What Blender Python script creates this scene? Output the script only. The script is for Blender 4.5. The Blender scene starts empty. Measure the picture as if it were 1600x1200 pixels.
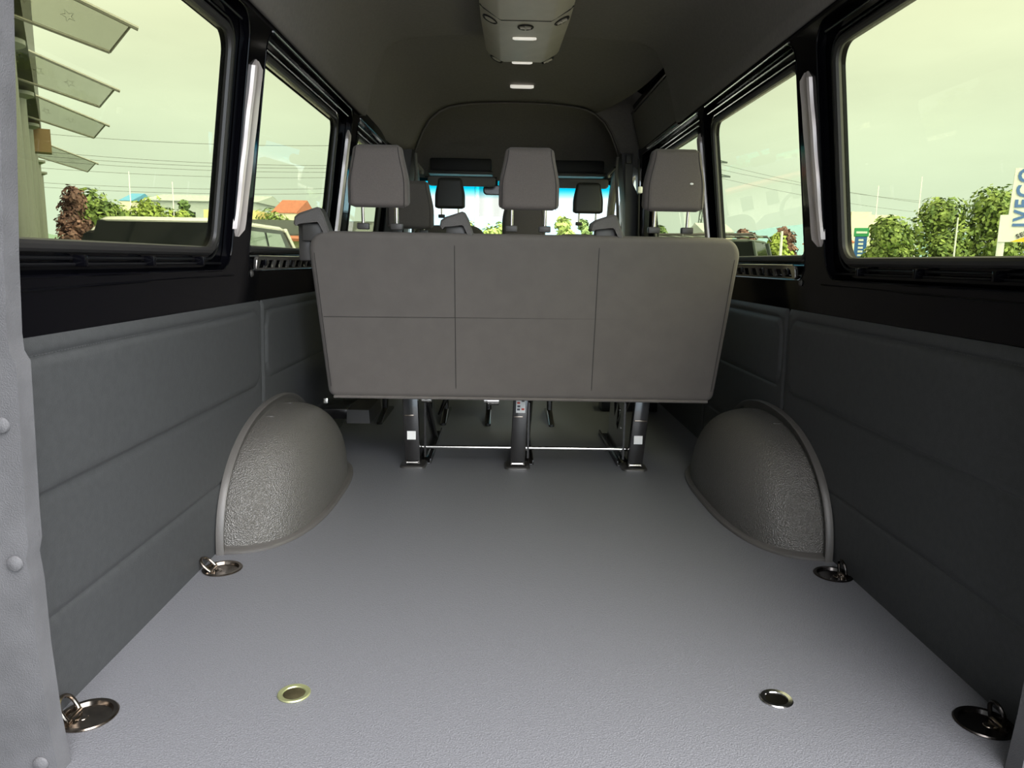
import bpy, bmesh, math, random
from mathutils import Vector, Matrix
from mathutils.geometry import tessellate_polygon
PI = math.pi
random.seed(7)
SC = bpy.context.scene
COL = SC.collection

# ------------------------------------------------------------------ camera
def nrm(v): return Vector(v).normalized()
_X = nrm((1, .0146, -.0149)); _Y = nrm((-14, 1155, 192)); _X = (_X - _Y * _X.dot(_Y)).normalized(); _Z = _X.cross(_Y)
RR = Vector((_X[0], _Y[0], _Z[0])); FF = Vector((_X[1], _Y[1], _Z[1])); UU = Vector((_X[2], _Y[2], _Z[2]))
cam_d = bpy.data.cameras.new('camera'); cam = bpy.data.objects.new('camera', cam_d); COL.objects.link(cam)
cam_d.sensor_width = 36; cam_d.lens = 1155 / 1600 * 36; cam_d.clip_start = .02; cam_d.clip_end = 2000
M4 = Matrix((RR, UU, -FF)).transposed().to_4x4(); M4.translation = Vector((-.079, 0, .842))
cam.matrix_world = M4
SC.camera = cam

# ------------------------------------------------------------------ world: overcast sky, brighter behind and to the right of the van
w = bpy.data.worlds.new('sky'); SC.world = w; w.use_nodes = True
nt = w.node_tree; nt.nodes.clear()
def N(nt, t, **k):
    n = nt.nodes.new(t)
    for a, b in k.items(): setattr(n, a, b)
    return n
def math_(nt, op, a, b=None, c=None):
    n = N(nt, 'ShaderNodeMath', operation=op)
    for i, v in enumerate((a, b, c)):
        if v is None: continue
        if isinstance(v, (int, float)): n.inputs[i].default_value = v
        else: nt.links.new(v, n.inputs[i])
    return n.outputs[0]
SKY = 2.35
tc = N(nt, 'ShaderNodeTexCoord'); sep = N(nt, 'ShaderNodeSeparateXYZ'); nt.links.new(tc.outputs['Generated'], sep.inputs[0])
ramp = N(nt, 'ShaderNodeValToRGB'); nt.links.new(sep.outputs[2], ramp.inputs[0])
cr = ramp.color_ramp; cr.elements[0].position = 0; cr.elements[0].color = (.66, .80, .93, 1)
cr.elements[1].position = .42; cr.elements[1].color = (.90, .88, .88, 1)
e = cr.elements.new(.15); e.color = (.74, .84, .92, 1)
noi = N(nt, 'ShaderNodeTexNoise'); mp = N(nt, 'ShaderNodeMapping'); mp.inputs['Scale'].default_value = (1.6, 1.6, 6)
nt.links.new(tc.outputs['Generated'], mp.inputs[0]); nt.links.new(mp.outputs[0], noi.inputs['Vector'])
noi.inputs['Scale'].default_value = 2.2; noi.inputs['Detail'].default_value = 5
cl = math_(nt, 'MULTIPLY_ADD', noi.outputs[0], .34, .83)
dt = math_(nt, 'ADD', math_(nt, 'MULTIPLY', sep.outputs[0], .36), math_(nt, 'ADD', math_(nt, 'MULTIPLY', sep.outputs[1], -.48), math_(nt, 'MULTIPLY', sep.outputs[2], .80)))
dt = math_(nt, 'POWER', math_(nt, 'MAXIMUM', dt, 0), 3.0)
back = math_(nt, 'MULTIPLY_ADD', dt, 6.2, 1.0)
st = math_(nt, 'MULTIPLY', math_(nt, 'MULTIPLY', cl, back), SKY)
bg = N(nt, 'ShaderNodeBackground'); nt.links.new(ramp.outputs[0], bg.inputs[0]); nt.links.new(st, bg.inputs[1])
wo = N(nt, 'ShaderNodeOutputWorld'); nt.links.new(bg.outputs[0], wo.inputs[0])
vs = SC.view_settings; vs.view_transform = 'Standard'; vs.look = 'None'; vs.gamma = 1; vs.exposure = 0.0; vs.use_curve_mapping = False

# ------------------------------------------------------------------ materials
def mat(name, col, rough=.6, metal=0, noise=0, nscale=30, bump=0, bscale=400, coat=0, spec=.5, col2=None, emit=None, voronoi=False, sheen=0, bdist=.002):
    m = bpy.data.materials.new(name); m.use_nodes = True; t = m.node_tree; b = t.nodes['Principled BSDF']
    b.inputs['Roughness'].default_value = rough; b.inputs['Metallic'].default_value = metal
    b.inputs['Specular IOR Level'].default_value = spec; b.inputs['Coat Weight'].default_value = coat; b.inputs['Coat Roughness'].default_value = .03
    b.inputs['Base Color'].default_value = (*col, 1)
    if sheen: b.inputs['Sheen Weight'].default_value = sheen
    tcn = N(t, 'ShaderNodeTexCoord')
    if noise or col2:
        n = N(t, 'ShaderNodeTexNoise'); n.inputs['Scale'].default_value = nscale; n.inputs['Detail'].default_value = 4
        t.links.new(tcn.outputs['Object'], n.inputs['Vector'])
        r = N(t, 'ShaderNodeValToRGB'); t.links.new(n.outputs[0], r.inputs[0])
        c2 = col2 if col2 else tuple(min(1, c * (1 + noise)) for c in col); c1 = col if col2 else tuple(c * (1 - noise) for c in col)
        r.color_ramp.elements[0].position = .35; r.color_ramp.elements[1].position = .65
        r.color_ramp.elements[0].color = (*c1, 1); r.color_ramp.elements[1].color = (*c2, 1)
        t.links.new(r.outputs[0], b.inputs['Base Color'])
    if bump:
        n = N(t, 'ShaderNodeTexVoronoi' if voronoi else 'ShaderNodeTexNoise'); n.inputs['Scale'].default_value = bscale
        t.links.new(tcn.outputs['Object'], n.inputs['Vector'])
        bp = N(t, 'ShaderNodeBump'); bp.inputs['Strength'].default_value = bump; bp.inputs['Distance'].default_value = bdist
        t.links.new(n.outputs[0], bp.inputs['Height']); t.links.new(bp.outputs[0], b.inputs['Normal'])
    return m
def glass(name, T, refl=1.45, band=None):
    m = bpy.data.materials.new(name); m.use_nodes = True; t = m.node_tree; t.nodes.clear()
    tr = N(t, 'ShaderNodeBsdfTransparent'); tr.inputs[0].default_value = (*[math.sqrt(c) for c in T], 1)
    if band:
        g = N(t, 'ShaderNodeNewGeometry'); s = N(t, 'ShaderNodeSeparateXYZ'); t.links.new(g.outputs['Position'], s.inputs[0])
        r = N(t, 'ShaderNodeValToRGB'); v = math_(t, 'DIVIDE', math_(t, 'SUBTRACT', s.outputs[2], band[0]), band[1] - band[0]); t.links.new(v, r.inputs[0])
        r.color_ramp.elements[0].color = (*[math.sqrt(c) for c in T], 1); r.color_ramp.elements[1].color = (.03, .60, .70, 1)
        t.links.new(r.outputs[0], tr.inputs[0])
    gl = N(t, 'ShaderNodeBsdfGlossy'); gl.inputs['Roughness'].default_value = .0
    fr = N(t, 'ShaderNodeFresnel'); fr.inputs[0].default_value = refl
    mx = N(t, 'ShaderNodeMixShader'); gb = N(t, 'ShaderNodeNewGeometry'); f2 = math_(t, 'MULTIPLY', math_(t, 'MULTIPLY', fr.outputs[0], math_(t, 'SUBTRACT', 1.0, gb.outputs['Backfacing'])), .6); t.links.new(f2, mx.inputs[0]); t.links.new(tr.outputs[0], mx.inputs[1]); t.links.new(gl.outputs[0], mx.inputs[2])
    o = N(t, 'ShaderNodeOutputMaterial'); t.links.new(mx.outputs[0], o.inputs[0]); return m

m_floor = mat('vinyl floor', (.131, .134, .147), .42, noise=.24, nscale=420, bump=.6, bscale=330, spec=.55, voronoi=True, bdist=.0015)
m_trim = mat('wall trim plastic', (.047, .049, .051), .5, noise=.08, nscale=60, bump=.3, bscale=500, spec=.4)
m_black = mat('gloss black paint', (.002, .002, .003), .1, coat=0, spec=.12)
m_blacksat = mat('satin black body', (.006, .006, .007), .3, spec=.35)
m_chan = mat('pillar channel with painted sky sheen', (.60, .54, .52), .22, metal=.35, noise=.05, nscale=9)  # pale base stands in for sky mirrored in the black pillars
m_edge = mat('pale metal edge and glint', (.5, .48, .46), .15, metal=.9)
m_rubber = mat('rubber seal', (.018, .017, .017), .45)
m_head = mat('headliner', (.16, .148, .136), .85, noise=.06, nscale=80, bump=.15, bscale=600)
m_fabric = mat('seat fabric', (.118, .101, .093), .85, noise=.06, nscale=300, bump=.35, bscale=700, sheen=.1)
m_fabric2 = mat('seat back fabric', (.112, .099, .091), .75, noise=.05, nscale=14, bump=.2, bscale=500, sheen=.1)
m_seam = mat('seam thread', (.03, .027, .026), .8)
m_arch = mat('arch cover grained plastic', (.10, .095, .087), .36, bump=1, bscale=240, voronoi=True, spec=.7, bdist=.003)
m_archlip = mat('arch cover lip plastic', (.085, .08, .075), .4, bump=.2, bscale=300)
m_plastic = mat('dark grey plastic', (.045, .042, .04), .45, bump=.15, bscale=600)
m_plasticl = mat('grey cab trim', (.16, .155, .145), .55)
m_armp = mat('armrest grained plastic', (.10, .092, .088), .5, bump=.6, bscale=420, voronoi=True)
m_frame = mat('black seat frame metal', (.012, .011, .011), .22, spec=.6, coat=.3)
m_steel = mat('polished steel', (.75, .74, .72), .14, metal=1)
m_chrome = mat('chrome post', (.85, .85, .84), .08, metal=1)
m_dsteel = mat('browned steel', (.26, .225, .19), .2, metal=1, noise=.2, nscale=40)
m_bsteel = mat('blackened steel', (.09, .083, .08), .22, metal=1)
m_dpil = mat('pillar cover grey', (.088, .088, .093), .62, noise=.12, nscale=14, bump=.45, bscale=420)
m_seal = mat('light sill grey', (.26, .26, .25), .5, noise=.12, nscale=20)
m_roofunit = mat('roof unit plastic', (.46, .43, .37), .42, noise=.05, nscale=12, bump=.15, bscale=600)
m_lampw = mat('lamp lens', (.85, .83, .78), .3); _b = m_lampw.node_tree.nodes['Principled BSDF']; _b.inputs['Emission Color'].default_value = (1, .95, .85, 1); _b.inputs['Emission Strength'].default_value = .55
m_white = mat('white label', (.82, .82, .8), .5)
m_red = mat('red print', (.6, .08, .05), .5)
m_ink = mat('dark print', (.05, .05, .06), .5)
m_foot = mat('foot plate steel', (.22, .21, .20), .28, metal=.9)
m_yel = mat('yellow zinc', (.52, .55, .30), .32, metal=.8)
m_shade = mat('dark vent and recess shade', (.008, .008, .008), .6)
g_side = glass('tinted side glass', (.465, .475, .285))
g_wind = glass('windscreen glass', (.80, .84, .78), band=(1.305, 1.375))
m_sidepane = g_side

# ------------------------------------------------------------------ helpers
def fin(me, m, smooth=35):
    me.validate()
    if smooth:
        me.polygons.foreach_set('use_smooth', [True] * len(me.polygons)); me.set_sharp_from_angle(angle=math.radians(smooth))
    if m: me.materials.append(m)
def obj(name, bm, m=None, parent=None, smooth=35, **props):
    bmesh.ops.recalc_face_normals(bm, faces=bm.faces)
    me = bpy.data.meshes.new(name); bm.to_mesh(me); bm.free(); fin(me, m, smooth)
    o = bpy.data.objects.new(name, me); COL.objects.link(o)
    if parent: o.parent = parent
    for k, v in props.items(): o[k] = v
    return o
def thing(name, label, cat, loc=(0, 0, 0), rz=0, group=None, rx=0):
    o = bpy.data.objects.new(name, None); o.empty_display_size = .1; COL.objects.link(o); o.location = loc; o.rotation_euler = (rx, 0, rz)
    o['label'] = label; o['category'] = cat
    if group: o['group'] = group
    return o
def tag(o, label, cat, group=None):
    o['label'] = label; o['category'] = cat
    if group: o['group'] = group
    return o
def struct(o, label=None):
    o['kind'] = 'structure'
    if label: o['label'] = label
    return o
def sempty(name, label=None, loc=(0, 0, 0)):
    o = bpy.data.objects.new(name, None); o.empty_display_size = .1; COL.objects.link(o); o.location = loc; return struct(o, label)
def dup(root, loc, rz=None, label=None, group=None):
    r = root.copy(); COL.objects.link(r); r.location = loc
    if rz is not None: r.rotation_euler = (r.rotation_euler[0], 0, rz)
    if label: r['label'] = label
    if group: r['group'] = group
    for ch in list(root.children):
        c = ch.copy(); COL.objects.link(c); c.parent = r
        for g in list(ch.children):
            d = g.copy(); COL.objects.link(d); d.parent = c
    return r
def box(bm, lo, hi, bev=0, seg=2, mtx=None):
    r = bmesh.ops.create_cube(bm, size=1); vs_ = r['verts']
    s = [hi[i] - lo[i] for i in range(3)]; c = [(hi[i] + lo[i]) / 2 for i in range(3)]
    for v in vs_: v.co = Vector((v.co.x * s[0] + c[0], v.co.y * s[1] + c[1], v.co.z * s[2] + c[2]))
    if bev:
        es = list({e for v in vs_ for e in v.link_edges})
        rr = bmesh.ops.bevel(bm, geom=es, offset=bev, segments=seg, affect='EDGES', profile=.5); vs_ = list({v for f in rr['faces'] for v in f.verts} | {v for v in vs_ if v.is_valid})
    if mtx: 
        for v in vs_: v.co = mtx @ v.co
    return vs_
def frame_of(d):
    d = d.normalized(); a = Vector((0, 0, 1)) if abs(d.z) < .9 else Vector((1, 0, 0)); s = d.cross(a).normalized(); return s, s.cross(d).normalized()
def tube(bm, pts, r, n=10, closed=False, flat=1.0):
    pts = [Vector(p) for p in pts]; L = len(pts); rings = []; up = None
    for i, p in enumerate(pts):
        if closed: d = pts[(i + 1) % L] - pts[i - 1]
        else: d = pts[min(i + 1, L - 1)] - pts[max(i - 1, 0)]
        d.normalize()
        if up is None: s, u = frame_of(d)
        else: s = d.cross(up).normalized(); u = s.cross(d).normalized()
        up = u; rr = r[i] if isinstance(r, (list, tuple)) else r
        rings.append([bm.verts.new(p + s * math.cos(a) * rr + u * math.sin(a) * rr * flat) for a in [2 * PI * k / n for k in range(n)]])
    for i in range(L if closed else L - 1):
        A = rings[i]; B = rings[(i + 1) % L]
        for k in range(n): bm.faces.new((A[k], A[(k + 1) % n], B[(k + 1) % n], B[k]))
    if not closed: bm.faces.new(rings[0][::-1]); bm.faces.new(rings[-1])
def loft(bm, rings, caps=True, closed=True):
    R_ = [[bm.verts.new(p) for p in r] for r in rings]; n = len(R_[0])
    for A, B in zip(R_, R_[1:]):
        for k in range(n if closed else n - 1): bm.faces.new((A[k], A[(k + 1) % n], B[(k + 1) % n], B[k]))
    if caps and closed: bm.faces.new(R_[0][::-1]); bm.faces.new(R_[-1])
    return R_
def lathe(bm, prof, n=32, c=(0, 0, 0), sx=1, sy=1, mtx=None):
    R_ = []
    for r, z in prof:
        ring = [Vector((c[0] + r * sx * math.cos(2 * PI * k / n), c[1] + r * sy * math.sin(2 * PI * k / n), c[2] + z)) for k in range(n)]
        if mtx: ring = [mtx @ p for p in ring]
        R_.append([bm.verts.new(p) for p in ring])
    for A, B in zip(R_, R_[1:]):
        for k in range(n): bm.faces.new((A[k], A[(k + 1) % n], B[(k + 1) % n], B[k]))
    if prof[0][0] > 1e-5: bm.faces.new(R_[0][::-1])
    bm.faces.new(R_[-1])
def rrect(cx, cy, hw, hh, r, n=8):
    """rounded rectangle, counter-clockwise; r one radius or four (tr, tl, bl, br)"""
    rs = r if isinstance(r, (list, tuple)) else [r] * 4; out = []
    for (sx, sy, a0), q in zip(((1, 1, 0), (-1, 1, 90), (-1, -1, 180), (1, -1, 270)), rs):
        for k in range(n + 1):
            a = math.radians(a0 + 90 * k / n); out.append((cx + sx * (hw - q) + q * math.cos(a), cy + sy * (hh - q) + q * math.sin(a)))
    return out
def plate(bm, outer, holes, fn0, fn1):
    """flat plate with holes: fn0 / fn1 map the 2D points to its two faces"""
    loops = [outer] + holes; flat = [p for l in loops for p in l]
    tris = tessellate_polygon([[Vector((p[0], p[1], 0)) for p in l] for l in loops])
    A = [bm.verts.new(fn0(*p)) for p in flat]; B = [bm.verts.new(fn1(*p)) for p in flat]
    for t in tris:
        try: bm.faces.new([A[i] for i in t]); bm.faces.new([B[i] for i in reversed(t)])
        except ValueError: pass
    o = 0
    for l in loops:
        n = len(l)
        for k in range(n):
            try: bm.faces.new((A[o + k], A[o + (k + 1) % n], B[o + (k + 1) % n], B[o + k]))
            except ValueError: pass
        o += n
def arc(c, r, a0, a1, n=8): return [(c[0] + r * math.cos(math.radians(a0 + (a1 - a0) * k / n)), c[1] + r * math.sin(math.radians(a0 + (a1 - a0) * k / n))) for k in range(n + 1)]
def at(u, v, axis, val):
    d = RR * ((u - 800) / 1155) + FF + UU * ((600 - v) / 1155); t = (val - M4.translation[axis]) / d[axis]; return M4.translation + d * t

# ------------------------------------------------------------------ the van body
def WX(z): return .885 - (z - .72) * .1286 if z > .72 else .90 - z * .0208
# floor with round pockets for the lashing rings and the threaded cups
RINGS = [(-.834, 1.257), (.838, 1.256), (-.832, 1.917), (.849, 1.924)]
CUPS = [(-.475, 1.332), (.472, 1.328)]
bm = bmesh.new()
outer = [(-.92, .93), (.92, .93), (.92, 4.95), (-.92, 4.95)]
holes = [[(x + .043 * math.cos(a), y + .043 * math.sin(a)) for a in [2 * PI * k / 32 for k in range(32)]] for x, y in RINGS]
holes += [[(x + .023 * math.cos(a), y + .023 * math.sin(a)) for a in [2 * PI * k / 24 for k in range(24)]] for x, y in CUPS]
plate(bm, outer, holes, lambda x, y: Vector((x, y, 0)), lambda x, y: Vector((x, y, -.03)))
floor = struct(obj('floor', bm, m_floor, smooth=20))
bm = bmesh.new(); box(bm, (-.96, .86, -.12), (.96, 6.6, -.032)); box(bm, (-.92, 4.95, -.031), (.92, 6.55, -.002))
struct(obj('floor_underbody', bm, m_blacksat))
bm = bmesh.new(); box(bm, (-.95, .85, -.10), (.95, .93, .004), .006)
struct(obj('trim_3', bm, m_seal), 'light grey rear sill at the load edge')

WIN = {1: dict(g=(1.0, 2.125, .862, 1.437), o=(.97, 2.195, .80, 1.51)),
       2: dict(g=(2.375, 3.40, .872, 1.442), o=(2.335, 3.60, .795, 1.515)),
       3: dict(g=(3.84, 4.74, .90, 1.437), o=(3.72, 4.82, .82, 1.515))}
def rr4(b, r): return rrect((b[0] + b[1]) / 2, (b[2] + b[3]) / 2, (b[1] - b[0]) / 2, (b[3] - b[2]) / 2, r)
WN = {(-1, 1): 1, (-1, 2): 2, (-1, 3): 3, (1, 1): 4, (1, 2): 5, (1, 3): 6}
for s in (-1, 1):
    side = 'left' if s < 0 else 'right'
    F = lambda off: (lambda y, z: Vector((s * (WX(z) + off), y, z)))
    bm = bmesh.new()
    wn = {k: dict(g=v['g'], o=v['o']) for k, v in WIN.items()}
    if s > 0: wn[3] = dict(g=(3.52, 4.72, .93, 1.445), o=(3.42, 4.82, .84, 1.515)); wn[2] = dict(g=wn[2]['g'], o=(2.335, 3.36, .795, 1.515)) if False else dict(g=(2.375, 3.32, .872, 1.442), o=(2.335, 3.385, .795, 1.515))
    W3 = wn
    zs = [(.69, .705), (1.56, 1.56)]
    outer = [(.93, .69), (4.9, .69), (4.9, 1.56), (.93, 1.56)]
    plate(bm, outer, [rr4(wn[k]['o'], .07) for k in (1, 2, 3)], F(0), F(.028))
    plate(bm, outer, [rr4(wn[k]['g'], .055) for k in (1, 2, 3)], F(.030), F(.05))
    # lower skin down to the floor, and ledges under the windows
    loft(bm, [[Vector((s * x, y, z)) for x, z in ((.905, -.1), (.89, .71), (.94, .71), (.96, -.1))] for y in (.93, 4.9)])
    wall = struct(obj('wall_' + side, bm, m_black, smooth=20))
    for k in (1, 2, 3):
        o = wn[k]['o']; bm = bmesh.new()
        tube(bm, [F(.001)(*p) for p in rr4((o[0] + .002, o[1] - .002, o[2] + .002, o[3] - .002), .07)], .003, 8, closed=True)
        obj('window_flange', bm, m_black, wall)
        if k > 1: bm = bmesh.new(); tube(bm, [F(-.001)(o[0] + .05 + i * (o[1] - o[0] - .1) / 12, o[3] - .001) for i in range(13)], .003, 6); obj('flange_glint', bm, m_edge, wall)  # pale bead drawn in place of the sky highlight along the black edge
        bm = bmesh.new()   # inner ledge step round the pane
        o2 = [wn[k]['g'][0] - .03, wn[k]['g'][1] + .03, wn[k]['g'][2] - .028, wn[k]['g'][3] + .028]
        tube(bm, [F(.027)(*p) for p in rr4(o2, .065)], .004, 8, closed=True)
        zz = o[2] + .022
        if k == 1: tube(bm, [F(.02)(o[0] + .03 + i * (o[1] - o[0] - .06) / 10, zz) for i in range(11)], .0035, 6)
        tube(bm, [F(.012)(o[0] + .04 + i * (o[1] - o[0] - .08) / 10, o[3] - .03) for i in range(11)], .0035, 6)
        obj('window_ledge', bm, m_edge if k > 1 else m_blacksat, wall)
        bm = bmesh.new()
        for i in range(4):
            yy = o[0] + (o[1] - o[0]) * (.15 + .23 * i); p = F(.012)(yy, o[2] + .03)
            box(bm, (p.x - .012, yy - .006, p.z - .012), (p.x + .012, yy + .006, p.z + .01), .002)
        obj('trim_clips', bm, m_black, wall)
        W = sempty('window_%d' % WN[(s, k)], 'tinted side pane in the %s wall' % side, (s * WX(1.15), (wn[k]['g'][0] + wn[k]['g'][1]) / 2, 1.15))
        L = Vector(W.location); g = wn[k]['g']
        bm = bmesh.new(); plate(bm, rr4(g, .05), [], lambda y, z: F(.036)(y, z) - L, lambda y, z: F(.041)(y, z) - L); obj('pane', bm, g_side, W, smooth=0)
        bm = bmesh.new(); tube(bm, [F(.028)(*p) - L for p in rr4((g[0] - .006, g[1] + .006, g[2] - .006, g[3] + .006), .055)], .0125, 10, closed=True); obj('gasket', bm, m_rubber, W)
        if k == 1 and s < 0:
            bm = bmesh.new(); plate(bm, rrect(1.222, .985, .008, .012, .003), [], lambda y, z: F(.033)(y, z) - L, lambda y, z: F(.0355)(y, z) - L); st_ = obj('sticker', bm, m_white, W, label='white sticker with red print')
            bm = bmesh.new()
            for zq in (.978, .986, .992): plate(bm, rrect(1.224, zq, .004, .0012, .0004), [], lambda y, z: F(.0322)(y, z) - L, lambda y, z: F(.0329)(y, z) - L)
            obj('sticker_print', bm, m_red, st_)
    # pillar channels, sky reflection put into their pale colour
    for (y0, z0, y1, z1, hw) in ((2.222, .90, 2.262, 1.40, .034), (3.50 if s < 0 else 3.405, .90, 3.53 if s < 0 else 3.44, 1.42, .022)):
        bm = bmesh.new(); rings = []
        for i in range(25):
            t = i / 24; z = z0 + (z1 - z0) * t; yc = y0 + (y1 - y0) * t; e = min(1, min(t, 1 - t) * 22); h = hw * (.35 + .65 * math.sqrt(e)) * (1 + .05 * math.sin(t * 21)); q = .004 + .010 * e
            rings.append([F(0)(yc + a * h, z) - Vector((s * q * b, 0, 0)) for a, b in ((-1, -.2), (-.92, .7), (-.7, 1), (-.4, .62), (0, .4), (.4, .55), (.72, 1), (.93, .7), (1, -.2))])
        loft(bm, rings); obj('pillar_channel', bm, m_chan, wall, label='smooth pillar channel coloured pale as sky reflection')
    # slotted vent rail under window 2
    bm = bmesh.new()
    a0, a1 = 2.43, 3.30
    hs = [[(a0 + .03 + i * .085, .806), (a0 + .095 + i * .085, .806), (a0 + .11 + i * .085, .832), (a0 + .045 + i * .085, .832)] for i in range(9)]
    plate(bm, rrect((a0 + a1) / 2, .82, (a1 - a0) / 2, .024, .012), hs, F(.004), F(.012))
    tube(bm, [F(.004)(*p) for p in rrect((a0 + a1) / 2, .82, (a1 - a0) / 2, .024, .02)], .003, 6, closed=True)
    obj('vent_rail', bm, m_edge, wall, label='bright edged slotted rail below the window')
    # swage line in the black band and a painted plug
    bm = bmesh.new()
    tube(bm, [F(-.001)(1.0 + i * 1.22 / 12, .778 + .010 * i / 12) for i in range(13)], .0025, 6)
    obj('swage_line', bm, m_black, wall)
    bm = bmesh.new(); Rm = Matrix.Translation(Vector((s * WX(.80), 2.375, .79))) @ Matrix.Rotation(-s * PI / 2, 4, 'Y'); lathe(bm, [(.0, .006), (.008, .005), (.012, .0)][::-1], 20, mtx=Rm); obj('plug', bm, m_plastic, wall)

# lower trim panels with raised, rounded fields and stitched grooves
def smooth(a, b, x): t = max(0, min(1, (x - a) / (b - a))); return t * t * (3 - 2 * t)
def sdrr(y, z, b, r):
    qx = abs(y - (b[0] + b[1]) / 2) - (b[1] - b[0]) / 2 + r; qy = abs(z - (b[2] + b[3]) / 2) - (b[3] - b[2]) / 2 + r
    return math.hypot(max(qx, 0), max(qy, 0)) + min(max(qx, qy), 0) - r
def gro(d, w_, h): return -h * math.exp(-(d / w_) ** 2)
tn = 4
for s in (-1, 1):
    side = 'left' if s < 0 else 'right'
    for (y0, y1, rect, r, lines) in ((1.02, 2.466, (.9, 2.435, .425, .665), .055, (.19,)), (2.474, 3.75 if s < 0 else 3.44, (2.505, 3.55 if s < 0 else 3.34, .435, .665), .05, (.20,)), (3.76, 4.85, (3.82, 4.75, .435, .665), .05, (.2,))):
        if s > 0 and y0 > 3.7: y0, rect = 3.46, (3.52, 4.75, .435, .665)
        ny = int((y1 - y0) / .009); zl = sorted(set([i * .012 for i in range(59)] + [.66, .665, .67, .42, .425, .43, .185, .19, .195, .70]))
        bm = bmesh.new(); G = []
        for j in range(ny + 1):
            y = y0 + (y1 - y0) * j / ny; row = []
            for z in zl:
                h = .010; d = sdrr(y, z, rect, r); h += .005 * smooth(.006, -.010, d) + gro(d - .002, .005, .004)
                for lz in lines: h += gro(z - lz, .006, .004) * smooth(y0 - .1, y0 + .1, y) + .003 * smooth(lz + .01, lz - .01, z) * 0
                h -= .008 * smooth(.012, 0, y - y0) * (0 if y0 < 1.1 else 1) + .008 * smooth(.012, 0, y1 - y) + .006 * smooth(.688, .70, z)
                row.append(bm.verts.new((s * (WX(z) - h), y, z)))
            G.append(row)
        back = [[bm.verts.new((s * (WX(z) + .002), y, z)) for z in (zl[0], zl[-1])] for y in [y0 + (y1 - y0) * j / ny for j in range(ny + 1)]]
        for j in range(ny):
            for i in range(len(zl) - 1): bm.faces.new((G[j][i], G[j + 1][i], G[j + 1][i + 1], G[j][i + 1]))
            bm.faces.new((G[j][0], G[j + 1][0], back[j + 1][0], back[j][0])); bm.faces.new((G[j][-1], G[j + 1][-1], back[j + 1][1], back[j][1]))
            bm.faces.new((back[j][0], back[j + 1][0], back[j + 1][1], back[j][1]))
        struct(obj('trim_%d' % tn, bm, m_trim, smooth=50), 'dark grey stitched wall panel on the %s side' % side); tn += 1
        # the stitching along the upper groove
        if y0 < 3:
            bm = bmesh.new(); y = max(y0, 1.05) + .02; zz = rect[3] + .004
            while y < rect[1] - .07:
                x = s * (WX(zz) - .0105); tube(bm, [(x, y, zz), (x - s * .0012, y + .003, zz), (x, y + .006, zz)], .0009, 4); y += .0095
            o = obj('stitching', bm, m_trim, bpy.data.objects['trim_%d' % (tn - 1)]); o['kind'] = 'stuff'

# rear pillar covers with push plugs
for s in (-1, 1):
    side = 'left' if s < 0 else 'right'
    poly = [(.790, -.02), (.801, .10), (.807, .22), (.808, .33), (.812, .374), (.806, .397), (.806, .438), (.803, .54), (.800, .643), (.799, .68), (.807, .695), (.808, .722), (.802, .837), (.789, 1.02), (.777, 1.195), (.757, 1.40), (.742, 1.54), (.69, 1.78), (.62, 1.90), (.0, 1.95), (.0, 2.02), (.86, 2.02), (.93, 1.3), (.945, .7), (.905, .1), (.895, -.02)]
    poly = [(s * x, z) for x, z in poly]
    P = sempty('trim_%d' % (1 if s < 0 else 2), 'grey grained pillar cover round the rear opening, %s side' % side, (s * .86, 1.14, 0)); L = Vector(P.location)
    bm = bmesh.new(); plate(bm, poly, [], lambda x, z: Vector((x, 1.095, z)) - L, lambda x, z: Vector((x, 1.13, z)) - L)
    bmesh.ops.recalc_face_normals(bm, faces=bm.faces); obj('cover', bm, m_dpil, P, smooth=50)
    bm = bmesh.new(); loft(bm, [[Vector((s * x, y, z)) - L for x, y in ((xx, 1.08), (xx + .012, 1.055), (xx + .07, 1.02), (xx + .09, 1.13), (xx + .01, 1.13))] for xx, z in ((.890, -.02), (.898, .1), (.930, .62), (.942, .78), (.92, 1.3), (.86, 1.9))]); obj('door_seal', bm, m_seal, P, label='lighter seal along the outer edge')
    for zc, xc in ((.013, .818), (.357, .828), (.576, .828), (.86, .835), (1.2, .82)):
        bm = bmesh.new(); Rm = Matrix.Translation(Vector((s * xc, 1.095, zc + .01)) - L) @ Matrix.Rotation(PI / 2, 4, 'X'); lathe(bm, [(.0095, -.002), (.0125, .002), (.0115, .005), (.006, .0075), (.0, .008)], 24, mtx=Rm); obj('plug', bm, m_dpil, P)

# ------------------------------------------------------------------ ceiling
PR = [(.784, 1.53), (.772, 1.575), (.752, 1.66), (.728, 1.735), (.700, 1.80), (.665, 1.85), (.62, 1.885), (.56, 1.91), (.5, 1.922), (.35, 1.932), (0, 1.938)]
def ceil_profile(pr): return [(-x, z) for x, z in pr] + [(x, z) for x, z in reversed(pr[:-1])]
def strip(bm, profs):  # profs: list of (y, [(x,z)])
    loft(bm, [[Vector((x, y, z)) for x, z in p] for y, p in profs], caps=False, closed=False)
bm = bmesh.new(); p = ceil_profile(PR); step = [(x * .985, z - .010 if abs(x) < .6 else z) for x, z in p]
strip(bm, [(y, p) for y in (.98, 1.6, 2.2, 2.8, 3.3, 3.60, 3.68)] + [(3.72, [(x * .996, z - .003) for x, z in p]), (3.75, step), (3.756, p), (3.76, [(x * 1.012, z + .012) for x, z in p])])
ceiling = struct(obj('ceiling', bm, m_head, smooth=60))
md = ceiling.modifiers.new('thickness', 'SOLIDIFY'); md.thickness = -.02; md.offset = -1
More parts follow.
